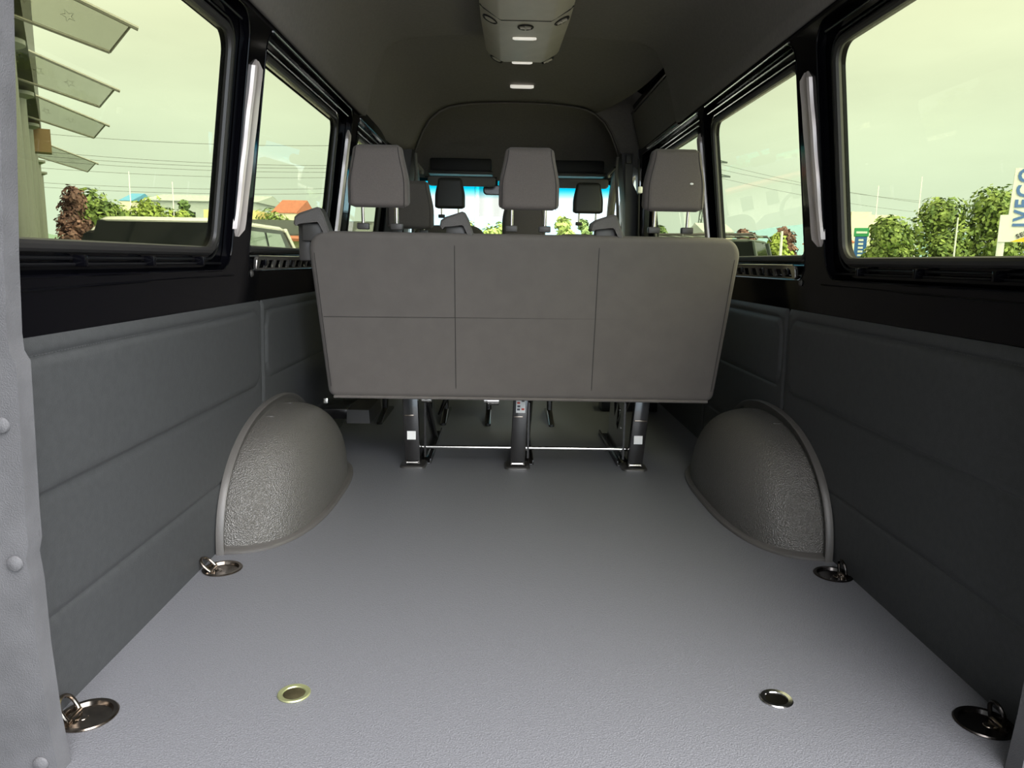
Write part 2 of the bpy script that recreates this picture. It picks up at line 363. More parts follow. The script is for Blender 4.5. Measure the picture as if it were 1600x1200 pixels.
for yy_, pp_ in ((3.752, p), (YB + .001 if False else 4.922, None)):
    if pp_ is None: continue
    bm = bmesh.new(); tube(bm, [(x * .988, yy_ - .004, z - (.011 if abs(x) < .6 else .004)) for x, z in pp_], .0028, 6); obj('headliner_seam', bm, m_seam, ceiling)
for s in (-1, 1):
    for yr, z1 in ((2.62, 1.90), (3.28, 1.90), (1.75, 1.9)):
        pts = []
        for x, z in PR:
            if z > z1: break
            pts.append((s * (x - .001), yr, z))
        if yr != 3.28: pts = [(s * .776, yr - .06, 1.566), (s * .774, yr - .02, 1.572)] + pts[2:]
        bm = bmesh.new(); tube(bm, pts, .0045, 8); obj('headliner_seam', bm, m_head, ceiling)
# front headliner: narrows towards the cab
PF = [(.662, 1.52), (.640, 1.58), (.605, 1.66), (.560, 1.73), (.50, 1.78), (.44, 1.808), (.37, 1.822), (.28, 1.832), (.18, 1.838), (.09, 1.841), (0, 1.842)]
YB = 4.92
def mixp(a, b, t): return [(a[i][0] * (1 - t) + b[i][0] * t, a[i][1] * (1 - t) + b[i][1] * t) for i in range(len(a))]
pf = ceil_profile(PF); pr2 = [(x * 1.0, z + .004) for x, z in p]
EX = [9, 7, 5, 3.5, 2.6, 2, 1.8, 1.6, 1.6, 1.6, 1.6]; EX = EX + EX[-2::-1]
bm = bmesh.new(); prof = []
for i in range(25):
    t = i / 24; y = 3.76 + (YB - 3.76) * t
    q = [(a[0] * (1 - t ** e_) + b[0] * t ** e_, a[1] * (1 - t ** e_) + b[1] * t ** e_) for a, b, e_ in zip(pr2, pf, EX)]
    # the right side is cut above the sliding door opening
    out = []
    for k, (x, z) in enumerate(q):
        if x > 0 and z < 1.745: z2 = 1.745; out.append((max(x * .0 + q[-5][0] * .98, x * .0 + .2), z2) if False else (x, z))
        else: out.append((x, z))
    n_ = len(q); out = q[:n_ - 4]
    prof.append((y, out))
strip(bm, prof); fh = obj('front_headliner', bm, m_head, ceiling, smooth=60)
md = fh.modifiers.new('thickness', 'SOLIDIFY'); md.thickness = -.015; md.offset = -1
bm = bmesh.new(); tube(bm, [(x * .995, YB - .004, z - .003) for x, z in pf], .003, 6); obj('headliner_seam', bm, m_seam, ceiling)
# cab roof dome between the arch at the B pillars and the windscreen header
PH = [(.715, 1.395), (.705, 1.402), (.69, 1.408), (.66, 1.412), (.60, 1.415), (.52, 1.418), (.42, 1.42), (.30, 1.421), (.18, 1.422), (.09, 1.422), (0, 1.422)]
ph = ceil_profile(PH); pf0 = [(x * .985, z - .012) for x, z in pf]
bm = bmesh.new(); prof = [(YB, [(x * 1.02, z + .01) for x, z in pf]), (YB + .003, pf0)]
for i in range(1, 13):
    t = i / 12; y = YB + .003 + (5.60 - YB) * t; base = mixp(pf, ph, t)
    q = []
    for k, (x, z) in enumerate(base):
        zc = pf[k][1] * (1 - t ** 2.6) + ph[k][1] * t ** 2.6; xc = pf[k][0] * (1 - t) + ph[k][0] * t; xc *= 1 + .05 * math.sin(PI * t); q.append((xc, zc))
    prof.append((y, q))
strip(bm, prof); cr_ = obj('cab_roof_lining', bm, m_head, ceiling, smooth=60)
md = cr_.modifiers.new('thickness', 'SOLIDIFY'); md.thickness = -.015; md.offset = -1
bm = bmesh.new(); U = [(-.84, 1.40)] + [(x * 1.0 - (.012 if x < 0 else -.012), z) for x, z in pf] + [(.84, 1.40), (.88, 1.85), (.6, 2.0), (-.6, 2.0), (-.88, 1.85)]
plate(bm, U, [], lambda x, z: Vector((x, YB - .004, z)), lambda x, z: Vector((x, YB + .02, z))); obj('cab_arch', bm, m_head, ceiling)
# outer roof skin
bm = bmesh.new(); PO = [(.93, 1.5), (.88, 1.85), (.78, 2.0), (.6, 2.04), (0, 2.06)]; po = ceil_profile(PO)
loft(bm, [[Vector((x, y, z)) for x, z in po] for y in (.96, 5.0)] + [[Vector((x * .92, 5.75, 1.43 + (z - 1.5) * .1)) for x, z in po]], caps=False, closed=False)
ro = struct(obj('ceiling_outer_skin', bm, m_black)); md = ro.modifiers.new('thickness', 'SOLIDIFY'); md.thickness = .01
# overhead shelf recesses in the cab: solid boxes, shade painted near-black
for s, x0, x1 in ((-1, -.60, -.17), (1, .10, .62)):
    bm = bmesh.new(); box(bm, (x0, 5.34, 1.455), (x1, 5.47, 1.545), .012); obj('overhead_shelf', bm, m_shade, ceiling, label='storage recess above the windscreen, its shade painted black')
    bm = bmesh.new(); box(bm, (x0 - .01, 5.31, 1.437), (x1 + .01, 5.47, 1.458), .008); obj('shelf_lip', bm, m_plastic, ceiling)

# ------------------------------------------------------------------ cab shell
for s in (-1, 1):
    side = 'left' if s < 0 else 'right'
    bm = bmesh.new(); F = lambda off: (lambda y, z: Vector((s * (WX(z) + off), y, z)))
    plate(bm, [(4.9, -.1), (6.6, -.1), (6.6, .8), (5.62, 1.44), (5.55, 1.56), (4.9, 1.56)], [[(5.08, .86), (6.2, .86), (5.55, 1.38), (5.45, 1.42), (5.08, 1.42)]], F(0), F(.06))
    cs = obj('cab_side', bm, m_blacksat, bpy.data.objects['wall_' + side])
    dw = sempty('window_%d' % (8 if s < 0 else 9), 'cab door pane, %s side' % side, (s * .82, 5.4, 1.1)); L = Vector(dw.location)
    bm = bmesh.new(); plate(bm, [(5.07, .85), (6.22, .85), (5.55, 1.39), (5.45, 1.43), (5.07, 1.43)], [], lambda y, z: F(.028)(y, z) - L, lambda y, z: F(.032)(y, z) - L); obj('pane', bm, g_side, dw, smooth=0)
    # B pillar, light A pillar trim
    bm = bmesh.new(); loft(bm, [[Vector((s * x, y, z)) for x, y in ((xi, 4.90), (xi + .012, 4.86), (.87 - (.13 if z > 1.3 else 0), 4.86), (.87 - (.13 if z > 1.3 else 0), 4.99), (xi, 4.99))] for xi, z in ((.76, 0), (.74, .7), (.70, 1.1), (.672, 1.35), (.652, 1.53))])
    P = struct(obj('trim_%d' % (10 if s < 0 else 11), bm, m_plastic, smooth=30), 'grey pillar trim beside the front seats, %s side' % side)
    bm = bmesh.new(); tube(bm, [(s * .668, 4.90, 1.0), (s * .655, 4.89, 1.2), (s * .640, 4.885, 1.38), (s * .645, 4.885, 1.51)], .010, 8); obj('pillar_edge', bm, m_plasticl, P, label='pale edge strip')
    bm = bmesh.new(); tube(bm, [(s * .69, 5.02, 1.52), (s * .712, 5.4, 1.44), (s * .735, 5.72, 1.30), (s * .78, 6.2, .95)], [.035, .032, .03, .03], 10); obj('screen_pillar', bm, m_plasticl, P, label='pale grey windscreen pillar trim')
    h = thing('grab_handle', 'pale grey grab handle above the %s front seat' % ('left' if s < 0 else 'right'), 'grab handle', (s * .66, 5.2, 1.46), 0, 'grab handles by the windscreen pillars')
    bm = bmesh.new(); tube(bm, [(0, -.1, .012), (-s * .02, -.06, -.012), (-s * .028, .0, -.022), (-s * .02, .06, -.03), (0, .10, -.02)], .009, 8); obj('grip', bm, m_plasticl, h)
# windscreen
W = sempty('window_7', 'windscreen with blue tinted top band', (0, 5.9, 1.0)); L = Vector(W.location)
bm = bmesh.new(); rows = []
for i in range(9):
    t = i / 8; z = 1.43 - .68 * t; y = 5.62 + .82 * t
    rows.append([Vector((x * (.74 + .08 * t), y - .10 * (abs(x)) ** 2.5, z)) - L for x in [k / 8 - 1 for k in range(17)]])
loft(bm, rows, caps=False, closed=False); o = obj('pane', bm, g_wind, W); md = o.modifiers.new('thickness', 'SOLIDIFY'); md.thickness = .005
# dashboard, binnacle, steering wheel
D = thing('dashboard', 'dark cab dashboard under the windscreen', 'dashboard', (0, 6.1, .5))
bm = bmesh.new(); loft(bm, [[Vector((x, y - 6.1, z - .5)) for y, z in ((5.75, .35), (5.72, .62), (5.80, .84 + hh), (6.0, .90 + hh), (6.5, .78), (6.5, .2))] for x, hh in ((-.80, 0), (-.62, .02), (-.55, .05), (-.25, .05), (-.18, 0), (.8, 0))]); obj('body', bm, m_plastic, D)
bm = bmesh.new(); box(bm, (-.82, -.2, -.5), (.82, .46, -.10)); obj('bulkhead', bm, m_blacksat, D)
S = thing('steering_wheel', 'black steering wheel in front of the left cab seat', 'steering wheel', (-.44, 5.62, .90), 0, None, math.radians(62))
bm = bmesh.new(); tube(bm, [(.195 * math.cos(a), .195 * math.sin(a), 0) for a in [2 * PI * k / 40 for k in range(40)]], .015, 10, closed=True); obj('rim', bm, m_plastic, S)
bm = bmesh.new(); lathe(bm, [(.07, -.03), (.075, .0), (.06, .02), (0, .025)], 24); obj('hub', bm, m_plastic, S)
for a in (0, 180, 270):
    a = math.radians(a); bm = bmesh.new(); tube(bm, [(.06 * math.cos(a), .06 * math.sin(a), 0), (.19 * math.cos(a), .19 * math.sin(a), 0)], .013, 8); obj('spoke', bm, m_plastic, S)
# sun visors and mirror
for x0, x1, lb in ((-.615, -.14, 'grey sun visor folded up above the left cab seat'), (.10, .655, 'grey sun visor folded up above the right cab seat')):
    v = thing('sun_visor', lb, 'sun visor', ((x0 + x1) / 2, 5.36, 1.39), 0, 'sun visors at the windscreen header')
    bm = bmesh.new(); loft(bm, [[Vector((xx, y, z)) for y, z in rrect(0, 0, .012 * q, .030 * q + .004, .010 * q)] for xx, q in ((x0 - (x0 + x1) / 2, .5), (x0 - (x0 + x1) / 2 + .012, .9), (x0 - (x0 + x1) / 2 + .03, 1), (x1 - (x0 + x1) / 2 - .03, 1), (x1 - (x0 + x1) / 2 - .012, .9), (x1 - (x0 + x1) / 2, .5))]); obj('blade', bm, m_plasticl, v)
    bm = bmesh.new(); tube(bm, [(x0 - (x0 + x1) / 2 - .02, .01, .028), (x1 - (x0 + x1) / 2 + .01, .01, .028)], .006, 8); obj('rod', bm, m_plastic, v)
r = thing('interior_mirror', 'dark interior mirror at the windscreen top', 'mirror', (-.135, 5.50, 1.345))
bm = bmesh.new(); loft(bm, [[Vector((x, y, z)) for x, z in rrect(0, 0, .095 * q, .034 * q, .03 * q)] for y, q in ((-.02, .9), (-.012, 1), (.0, 1), (.02, .7))]); obj('housing', bm, m_plastic, r)
bm = bmesh.new(); loft(bm, [[Vector((x, y, z)) for x, z in rrect(0, 0, .086, .027, .024)] for y in (-.0215, -.0205)]); obj('glass', bm, m_bsteel, r)
bm = bmesh.new(); tube(bm, [(0, .01, .03), (0, .05, .07)], .01, 8); obj('stalk', bm, m_plastic, r)

# ------------------------------------------------------------------ sliding door details on the right
dr = sempty('door_1', 'sliding side door seen from inside', (.75, 4.3, 1.0)); L = Vector(dr.location)
bm = bmesh.new(); F = lambda off: (lambda y, z: Vector((.785 - (z - 1.52) * .28 + off, y, z)) - L)
plate(bm, rrect(4.33, 1.655, .51, .105, .03), [], F(.0), F(.03)); obj('upper_panel', bm, m_head, dr, smooth=30)
bm = bmesh.new(); plate(bm, rrect(4.34, 1.66, .62, .17, .03), [], F(.032), F(.06)); obj('door_skin', bm, m_black, dr, smooth=30)
bm = bmesh.new(); tube(bm, [F(.005)(3.82 + i * .05, 1.775) for i in range(22)], .006, 8); obj('guide_rail', bm, m_edge, dr)
bm = bmesh.new(); tube(bm, [F(-.004)(3.80 + i * .05, 1.53) for i in range(17)], .009, 8); obj('lower_rail', bm, m_edge, dr, label='bright rail below the upper door panel')
bm = bmesh.new(); box(bm, tuple(Vector((.775, 4.70, .74)) - L), tuple(Vector((.83, 4.80, 1.50)) - L), .01); obj('door_post', bm, m_black, dr)
bm = bmesh.new(); tube(bm, [Vector((.772, 4.72, .9)) - L, Vector((.762, 4.72, 1.2)) - L, Vector((.752, 4.73, 1.48)) - L], .006, 8); obj('door_seal', bm, m_rubber, dr)
bm = bmesh.new(); box(bm, tuple(Vector((.745, 4.68, 1.27)) - L), tuple(Vector((.775, 4.71, 1.31)) - L), .006); obj('lock_catch', bm, m_white, dr, label='white lock catch')
sb = thing('seat_belt', 'grey seat belt running down the right cab pillar', 'seat belt', (.735, 4.83, 1.2))
bm = bmesh.new()
loft(bm, [[Vector((x + a, -.012 + b, z)) for a, b in ((-.022, 0), (.022, 0), (.022, .002), (-.022, .002))] for x, z in ((-.01, -.9), (-.01, -.3), (-.02, .0), (-.03, .28))]); obj('webbing', bm, m_plastic, sb)
bm = bmesh.new(); box(bm, (-.05, -.03, .26), (-.01, 0, .32), .008); obj('anchor', bm, m_plastic, sb)

# ------------------------------------------------------------------ roof ventilation unit
A = thing('roof_vent_unit', 'long grey ventilation unit with round nozzles under the ceiling', 'air vent unit', (0, 3.87, 1.80))
def acring(y, hw, z0, zt, drop=0):
    return [Vector((x, y, z)) for x, z in ((-hw, zt), (-hw, z0 + .05), (-hw + .012, z0 + .035), (-hw * .62, z0 + .004), (-hw * .55, z0), (hw * .55, z0), (hw * .62, z0 + .004), (hw - .012, z0 + .035), (hw, z0 + .05), (hw, zt))]
zt = .135
bm = bmesh.new(); loft(bm, [acring(y, h, z, zt) for y, h, z in ((-1.9, .19, 0), (-.55, .188, 0), (-.075, .176, 0), (-.062, .174, .002), (-.058, .174, .004))]); obj('housing', bm, m_roofunit, A, smooth=25)
bm = bmesh.new(); loft(bm, [acring(y, h, z, zt) for y, h, z in ((-.055, .173, .003), (-.02, .168, .010), (-.006, .160, .022), (.0, .145, .045), (.002, .14, .10))]); obj('end_cap', bm, m_roofunit, A, smooth=25)
for yy in (-.69,):
    bm = bmesh.new(); tube(bm, [(-.187, yy - .05, .045), (-.17, yy - .045, .030), (-.112, yy - .01, .004), (-.10, yy, .000), (.10, yy, .000), (.112, yy - .01, .004), (.17, yy - .045, .030), (.187, yy - .05, .045)], .0025, 6); obj('panel_joint', bm, m_shade, A)
for xx in (-.13, .13):
    for yy in (-.37, -1.05): bm = bmesh.new(); box(bm, (xx - .002, yy - .045, .0165 if abs(xx) > .12 else -.001), (xx + .002, yy + .045, .03), .0005); obj('slot', bm, m_shade, A)
def nozzle(x, y, z, tilt, kind):
    R = Matrix.Translation(Vector((x, y, z))) @ Matrix.Rotation(tilt, 4, 'Y') @ Matrix.Rotation(PI, 4, 'X')
    bm = bmesh.new(); lathe(bm, [(.034, -.004), (.034, .002), (.031, .0045), (.028, .002), (.027, -.002)], 28, mtx=R); o = obj('nozzle', bm, m_shade, A)
    bm = bmesh.new()
    if kind: lathe(bm, [(.026, -.001), (.022, .003), (0, .006)], 24, mtx=R); obj('nozzle_disc', bm, m_roofunit, o)
    else:
        tube(bm, [R @ Vector((-.022, 0, .004)), R @ Vector((.022, 0, .004))], .0055, 8); tube(bm, [R @ Vector((0, -.02, .004)), R @ Vector((0, .02, .004))], .004, 8); obj('nozzle_louvre', bm, m_roofunit, o)
for yn in (-.61, .0):
    if yn < -.1:
        nozzle(-.147, yn - .03, .0185, .44, 1); nozzle(.147, yn - .03, .0185, -.44, 0); nozzle(0, yn + .0, -.001, 0, 0)
nozzle(-.125, -.03, .020, .44, 1); nozzle(.125, -.03, .020, -.44, 0)
for yl, hw in ((-.455, .052), (-.035, .050), (-1.5, .052)):
    zz = -.002 if yl < -.1 else .004
    bm = bmesh.new(); loft(bm, [[Vector((x, y + yl, z)) for x, y in rrect(0, 0, hw * q, .011 * q, .009 * q)] for z, q in ((zz + .003, 1), (zz - .003, 1), (zz - .005, .85))]); obj('lamp_lens', bm, m_lampw, A, label='white reading light strip')
lp = tag(obj('ceiling_lamp', (lambda b: (loft(b, [[Vector((x, y, z)) for x, y in rrect(0, 0, .070 * q, .014 * q, .010 * q)] for z, q in ((.008, 1), (-.003, 1), (-.006, .85))]), b)[1])(bmesh.new()), m_lampw), 'small flat white lamp on the ceiling towards the cab', 'ceiling lamp')
lp.location = (.018, 4.62, 1.864); lp.rotation_euler = (-.05, 0, 0)

# ------------------------------------------------------------------ wheel arch covers
def sgp(v, e): return math.copysign(abs(v) ** e, v)
def arch(s, label):
    T = thing('wheel_arch_cover', label, 'wheel arch cover', (s * .885, 2.55, 0), 0, 'wheel arch covers either side of the load floor')
    m_, n_ = 2.25, 2.75
    def P(u, v, a, b, c, x0=0): # u 0..pi along the arc, v 0..1 from wall to inner face
        cv = math.cos(v * PI / 2); sv = math.sin(v * PI / 2)
        rad = sgp(cv, 2 / n_); X = a * sgp(sv, 2 / n_)
        return Vector((-s * (X + x0), b * rad * sgp(math.cos(u), 2 / m_), c * rad * sgp(math.sin(u), 2 / m_)))
    bm = bmesh.new(); NU, NV = 56, 26
    V = [[bm.verts.new(P(PI * i / NU, j / NV, .222, .505, .325)) for i in range(NU + 1)] for j in range(NV + 1)]
    for j in range(NV):
        for i in range(NU):
            try: bm.faces.new((V[j][i], V[j][i + 1], V[j + 1][i + 1], V[j + 1][i]))
            except ValueError: pass
    bmesh.ops.remove_doubles(bm, verts=bm.verts, dist=.0003)
    obj('dome', bm, m_arch, T, smooth=60)
    # wall flange and floor lip: one raised rim
    bm = bmesh.new(); rings = []
    for i in range(NU + 1):
        u = PI * i / NU; o0 = P(u, 0, .2, .54, .358); o1 = P(u, 0, .2, .503, .322)
        rings.append([Vector((-s * .000, o0.y, max(o0.z, 0))), Vector((-s * .016, o0.y, max(o0.z, 0))), Vector((-s * .021, o0.y * .992, o0.z * .99)), Vector((-s * .019, o0.y * .975, o0.z * .972)), Vector((-s * .010, (o0.y + o1.y) / 2, (o0.z + o1.z) / 2)), Vector((-s * .010, o1.y, o1.z)), Vector((-s * .0, o1.y, o1.z))])
    loft(bm, rings)
    rings = []
    for i in range(NU + 1):
        w_ = i / NU * 2 - 1; v = 1 - abs(w_); u = 0 if w_ < 0 else PI
        o0 = P(u, v, .242, .535, .3); o1 = P(u, v, .216, .50, .3)
        rings.append([Vector((o0.x, o0.y, .0005)), Vector((o0.x, o0.y, .007)), Vector((o0.x * .985, o0.y * .99, .011)), Vector((o1.x, (o0.y + o1.y) / 2, .010)), Vector((o1.x, o1.y, .016)), Vector((o1.x, o1.y, .0005))])
    loft(bm, rings)
    obj('rim', bm, m_archlip, T, smooth=50)
    for (y, ) in ((-.12,), (.10,)):
        zc = .340 - .09 * abs(y) * 2; bm = bmesh.new(); box(bm, (-s * .035 - .012, y - .010, .331 - abs(y) * .12), (-s * .035 + .012, y + .010, .3345 - abs(y) * .12), .001); obj('clip_slot', bm, m_archlip, T)
    return T
arch(-1, 'moulded grey wheel arch cover against the left wall, lit brightest low on its rear face'); arch(1, 'darker moulded wheel arch cover against the right wall')

# ------------------------------------------------------------------ lashing rings and threaded cups in the floor
def lash(x, y, s, label, mrim, ang):
    T = thing('lashing_ring', label, 'lashing ring', (x, y, 0), 0, 'lashing rings in the floor corners')
    bm = bmesh.new(); lathe(bm, [(.0405, -.004), (.052, .0005), (.0525, .0022), (.050, .0042), (.043, .0035), (.040, -.004), (.036, -.016), (.028, -.0205), (.0, -.0215)], 40); obj('recess', bm, mrim, T)
    bm = bmesh.new(); tube(bm, [(s * .026, -.022, .000), (s * .026, .022, .000)], .0045, 10); obj('hinge_pin', bm, m_dsteel, T)
    bm = bmesh.new(); box(bm, (s * .026 - .010, -.013, -.016), (s * .026 + .010, .013, .001), .002); lathe(bm, [(.013, -.02), (.013, -.007), (.009, -.003), (.0, -.002)], 18, c=(s * .010, .0, 0)); obj('bolt', bm, m_dsteel, T)
    R = Matrix.Translation(Vector((s * .026, 0, 0))) @ Matrix.Rotation(-s * ang, 4, 'Y')   # ang 0 = lying into the bowl
    pts = [(0, -.019, 0), (-s * .008, -.021, 0)] + [(-s * (.020 + .021 * math.sin(a)), -.021 * math.cos(a), 0) for a in [PI * k / 14 for k in range(15)]] + [(-s * .008, .021, 0), (0, .019, 0)]
    bm = bmesh.new(); tube(bm, [R @ Vector(p) for p in pts], .0042, 10); obj('ring', bm, mrim if mrim is m_bsteel else m_dsteel, T)
    return T
lash(*RINGS[0], -1, 'bronze coloured lashing ring in the near left floor corner', m_dsteel, math.radians(-118))
lash(*RINGS[1], 1, 'black lashing ring standing up in the near right floor corner', m_bsteel, math.radians(-80))
lash(*RINGS[2], -1, 'lashing ring in the floor just behind the left wheel arch cover', m_dsteel, math.radians(-135))
lash(*RINGS[3], 1, 'lashing ring upright in the floor just behind the right wheel arch cover', m_bsteel, math.radians(-82))
for (x, y), mm, lb in ((CUPS[0], m_yel, 'round floor fixing cup with a yellow-green rim, left one'), (CUPS[1], m_steel, 'round floor fixing cup with a plain grey rim, right one')):
    T = thing('floor_fixing', lb, 'floor fixing', (x, y, 0), 0, 'round fixing cups in the floor')
    bm = bmesh.new(); lathe(bm, [(.0225, -.004), (.0315, .0004), (.032, .0018), (.030, .0034), (.0225, .0026), (.0205, -.001)], 36); obj('rim', bm, mm, T)
    bm = bmesh.new(); lathe(bm, [(.0208, .001), (.0195, -.003), (.015, -.0085), (.008, -.0095), (.0, -.010)], 36); obj('cup', bm, m_bsteel if mm is m_steel else m_dsteel, T)
    bm = bmesh.new(); lathe(bm, [(.0095, -.0092), (.0095, -.005), (.008, -.0035), (.0, -.003)], 24); obj('screw', bm, m_white, T, label='screw head coloured white as metal glint')  # white colour stands in for light mirrored by the metal

# ------------------------------------------------------------------ rear bench
def hr_shape(bm, w=.112, h=.118, d=.052, zc=0):
    """headrest: narrow rounded top, wider squarish bottom"""
    rings = []
    for i in range(25):
        t = i / 24; z = -h + 2 * h * t
        e = math.sin(PI * min(1, max(0, (t + .001)))) 
        prof = 1 - .20 * smooth(.35, 1, t)
        end = math.sqrt(max(0, 1 - max(0, (.085 - t) / .085) ** 2)) if t < .085 else (math.sqrt(max(0, 1 - ((t - .90) / .10) ** 2)) if t > .90 else 1)
        ww = w * prof * (.80 + .20 * end) ; dd = d * (1 - .30 * t) * (.35 + .65 * end)
        rings.append([Vector((x, y + .006 * t, z + zc)) for x, y in rrect(0, 0, ww, dd, [min(dd, ww) * .62] * 4, 6)])
    loft(bm, rings)
def headrest(parent, x, y, z, tilt=0, posts=True, m=None, sc=.94, pl=.065):
    R = Matrix.Translation(Vector((x, y, z))) @ Matrix.Rotation(tilt, 4, 'X')
    bm = bmesh.new(); hr_shape(bm, .112 * sc, .112 * sc, .050 * sc)
    for v in bm.verts: v.co = R @ v.co
    H = obj('headrest', bm, m or m_fabric, parent, smooth=60)
    for sx in (-1, 1):
        bm = bmesh.new(); pts = []
        for i in range(13):
            t = i / 12; zz = -.109 + .212 * t; prof = 1 - .20 * smooth(.35, 1, (zz + .112) / .224)
            dd = .050 * (1 - .30 * ((zz + .112) / .224)); pts.append(R @ Vector((sx * (.112 * prof - .013) * sc, -(dd - .0012) * sc + .006 * t, zz * sc)))
        tube(bm, pts, .0014, 5); obj('piping', bm, m_seam, H)
    for sx in (-1, 1):
        bm = bmesh.new(); tube(bm, [R @ Vector((sx * .063 * sc, .004, -.100 * sc)), R @ Vector((sx * .063 * sc, .004, -(.112 + pl) * sc))], .0068 * sc, 12); obj('post', bm, m_chrome, H, label='chrome post')
        bm = bmesh.new(); c = R @ Vector((sx * .063 * sc, .004, -(.112 + pl) * sc)); box(bm, (c.x - .021, c.y - .014, c.z - .016), (c.x + .021, c.y + .014, c.z + .006), .004); obj('post_guide', bm, m_plastic, H)
    return H
def slab(bm, wt, wb, z0, z1, d, rt, rb, yf, n=30, seg=5, x0=0):
    """upholstered slab: wt / wb half widths, yf(z) the y of its rear face"""
    rings = []
    for i in range(n + 1):
        a = i / n; z = z0 + (z1 - z0) * (.5 - .5 * math.cos(PI * a)); t = (z - z0) / (z1 - z0); w_ = wb + (wt - wb) * t
        if z > z1 - rt: q = (z - (z1 - rt)) / rt; w_ -= rt * (1 - math.sqrt(max(0, 1 - q * q)))
        if z < z0 + rb: q = ((z0 + rb) - z) / rb; w_ -= rb * (1 - math.sqrt(max(0, 1 - q * q)))
        e = .022; dd = d
        k = min(1, (z - z0) / e, (z1 - z) / e); ins = e * (1 - math.sqrt(max(0, 1 - (1 - max(0, k)) ** 2)))
        y0 = yf(z)
        rings.append([Vector((x0 + x, y0 + d / 2 + y, z)) for x, y in rrect(0, 0, w_, d / 2 - ins * .9, .026 if d / 2 - ins * .9 > .03 else (d / 2 - ins * .9) * .9, seg)])
    loft(bm, rings)
B = thing('bench_seat', 'wide three-seat rear bench with grey-brown fabric back, seen from behind', 'bench seat', (0, 2.95, 0))
BL = Vector((0, 2.95, 0))
yback = lambda z: 2.80 - (z - .32) * .235 - 2.95
bm = bmesh.new(); slab(bm, .775, .742, .315, .937, .125, .075, .03, yback, 60, 6); obj('backrest', bm, m_fabric2, B, smooth=60)
def seam(pts, r=.0016, name='seam'):
    bm = bmesh.new(); tube(bm, pts, r, 5); return obj(name, bm, m_seam, B)
for x0, x1 in ((-.252, -.252), (.262, .268)):
    seam([(x0 + (x1 - x0) * (1 - t) , yback(.322 + .608 * t) - (.0002 if 0 < t < 1 else -.008), .322 + .608 * t) for t in [k / 14 for k in range(15)]])
seam([(-.735 + 1.475 * t, yback(.632) - .0002, .630 + .010 * t) for t in [k / 10 for k in range(11)]], .0011)
for sx in (-1, 1):
    seam([(sx * (.735 + .022 * t - .007), yback(.36 + .5 * t) + .0006, .36 + .5 * t) for t in [k / 8 for k in range(9)]], .0013)
bm = bmesh.new(); tube(bm, [(-.72 + 1.44 * t, yback(.325) + .004, .318) for t in [k / 12 for k in range(13)]], .006, 8); obj('hem', bm, m_fabric2, B)
# cushion and under-frame (seen below the back)
bm = bmesh.new(); slab(bm, .72, .70, .36, .47, .44, .04, .03, lambda z: 2.87 - 2.95, 16, 5); obj('cushion', bm, m_fabric, B, smooth=60)
bm = bmesh.new(); box(bm, (-.70, -.06, .315), (.70, .02, .355), .006); box(bm, (-.70, .28, .325), (.70, .34, .36), .006); obj('seat_frame', bm, m_frame, B)
for i, x in enumerate((-.517, .008, .516)):
    H = headrest(B, x, yback(1.13) + .055, 1.126 + (.004 if i == 2 else 0), math.radians(6)); H.name = 'headrest'
    if i == 2:
        bm = bmesh.new(); lathe(bm, [(.0045, 0), (.003, .001), (0, .0012)], 10, sx=1.4, sy=.8, mtx=Matrix.Translation(Vector((x + .05, yback(1.13) + .0035, 1.115))) @ Matrix.Rotation(PI / 2, 4, 'X')); obj('scuff', bm, m_white, H, label='small pale scuff')
# folded armrests left of each seat
for x in (-.755, -.245, .288):
    bm = bmesh.new(); L_ = (x, yback(.93) + .045, .93)
    def ring(z, w0, w1, y0, y1, dx=0): return [Vector((L_[0] + dx + a, L_[1] + b, L_[2] + z)) for a, b in rrect((w1 + w0) / 2, (y0 + y1) / 2, (w1 - w0) / 2, (y1 - y0) / 2, .012, 4)]
    # sloping cap
    prof = [(-.060, .028), (-.056, .050), (-.040, .062), (.020, .082), (.030, .078), (.040, .060), (.062, -.004), (.046, -.004), (.030, .030), (.022, .038), (-.046, .030), (-.055, .022)]
    if x < -.7: prof = [(a * 1.05 , b * 1.08 + .0) for a, b in prof]
    rings = []
    for y, q in ((-.040, .90), (-.034, 1), (.030, 1), (.040, .93)): rings.append([Vector((L_[0] + a * q, L_[1] + y, L_[2] + b * q)) for a, b in prof])
    loft(bm, rings); arm = obj('armrest', bm, m_armp, B, smooth=30)
    bm = bmesh.new(); box(bm, (L_[0] - .040, L_[1] - .02, L_[2] - .03), (L_[0] + .034, L_[1] + .034, L_[2] + .034), .008)
    if x < -.7: box(bm, (L_[0] - .058, L_[1] - .0, L_[2] - .10), (L_[0] - .012, L_[1] + .04, L_[2] + .035), .01)
    obj('armrest_core', bm, m_plastic, arm)
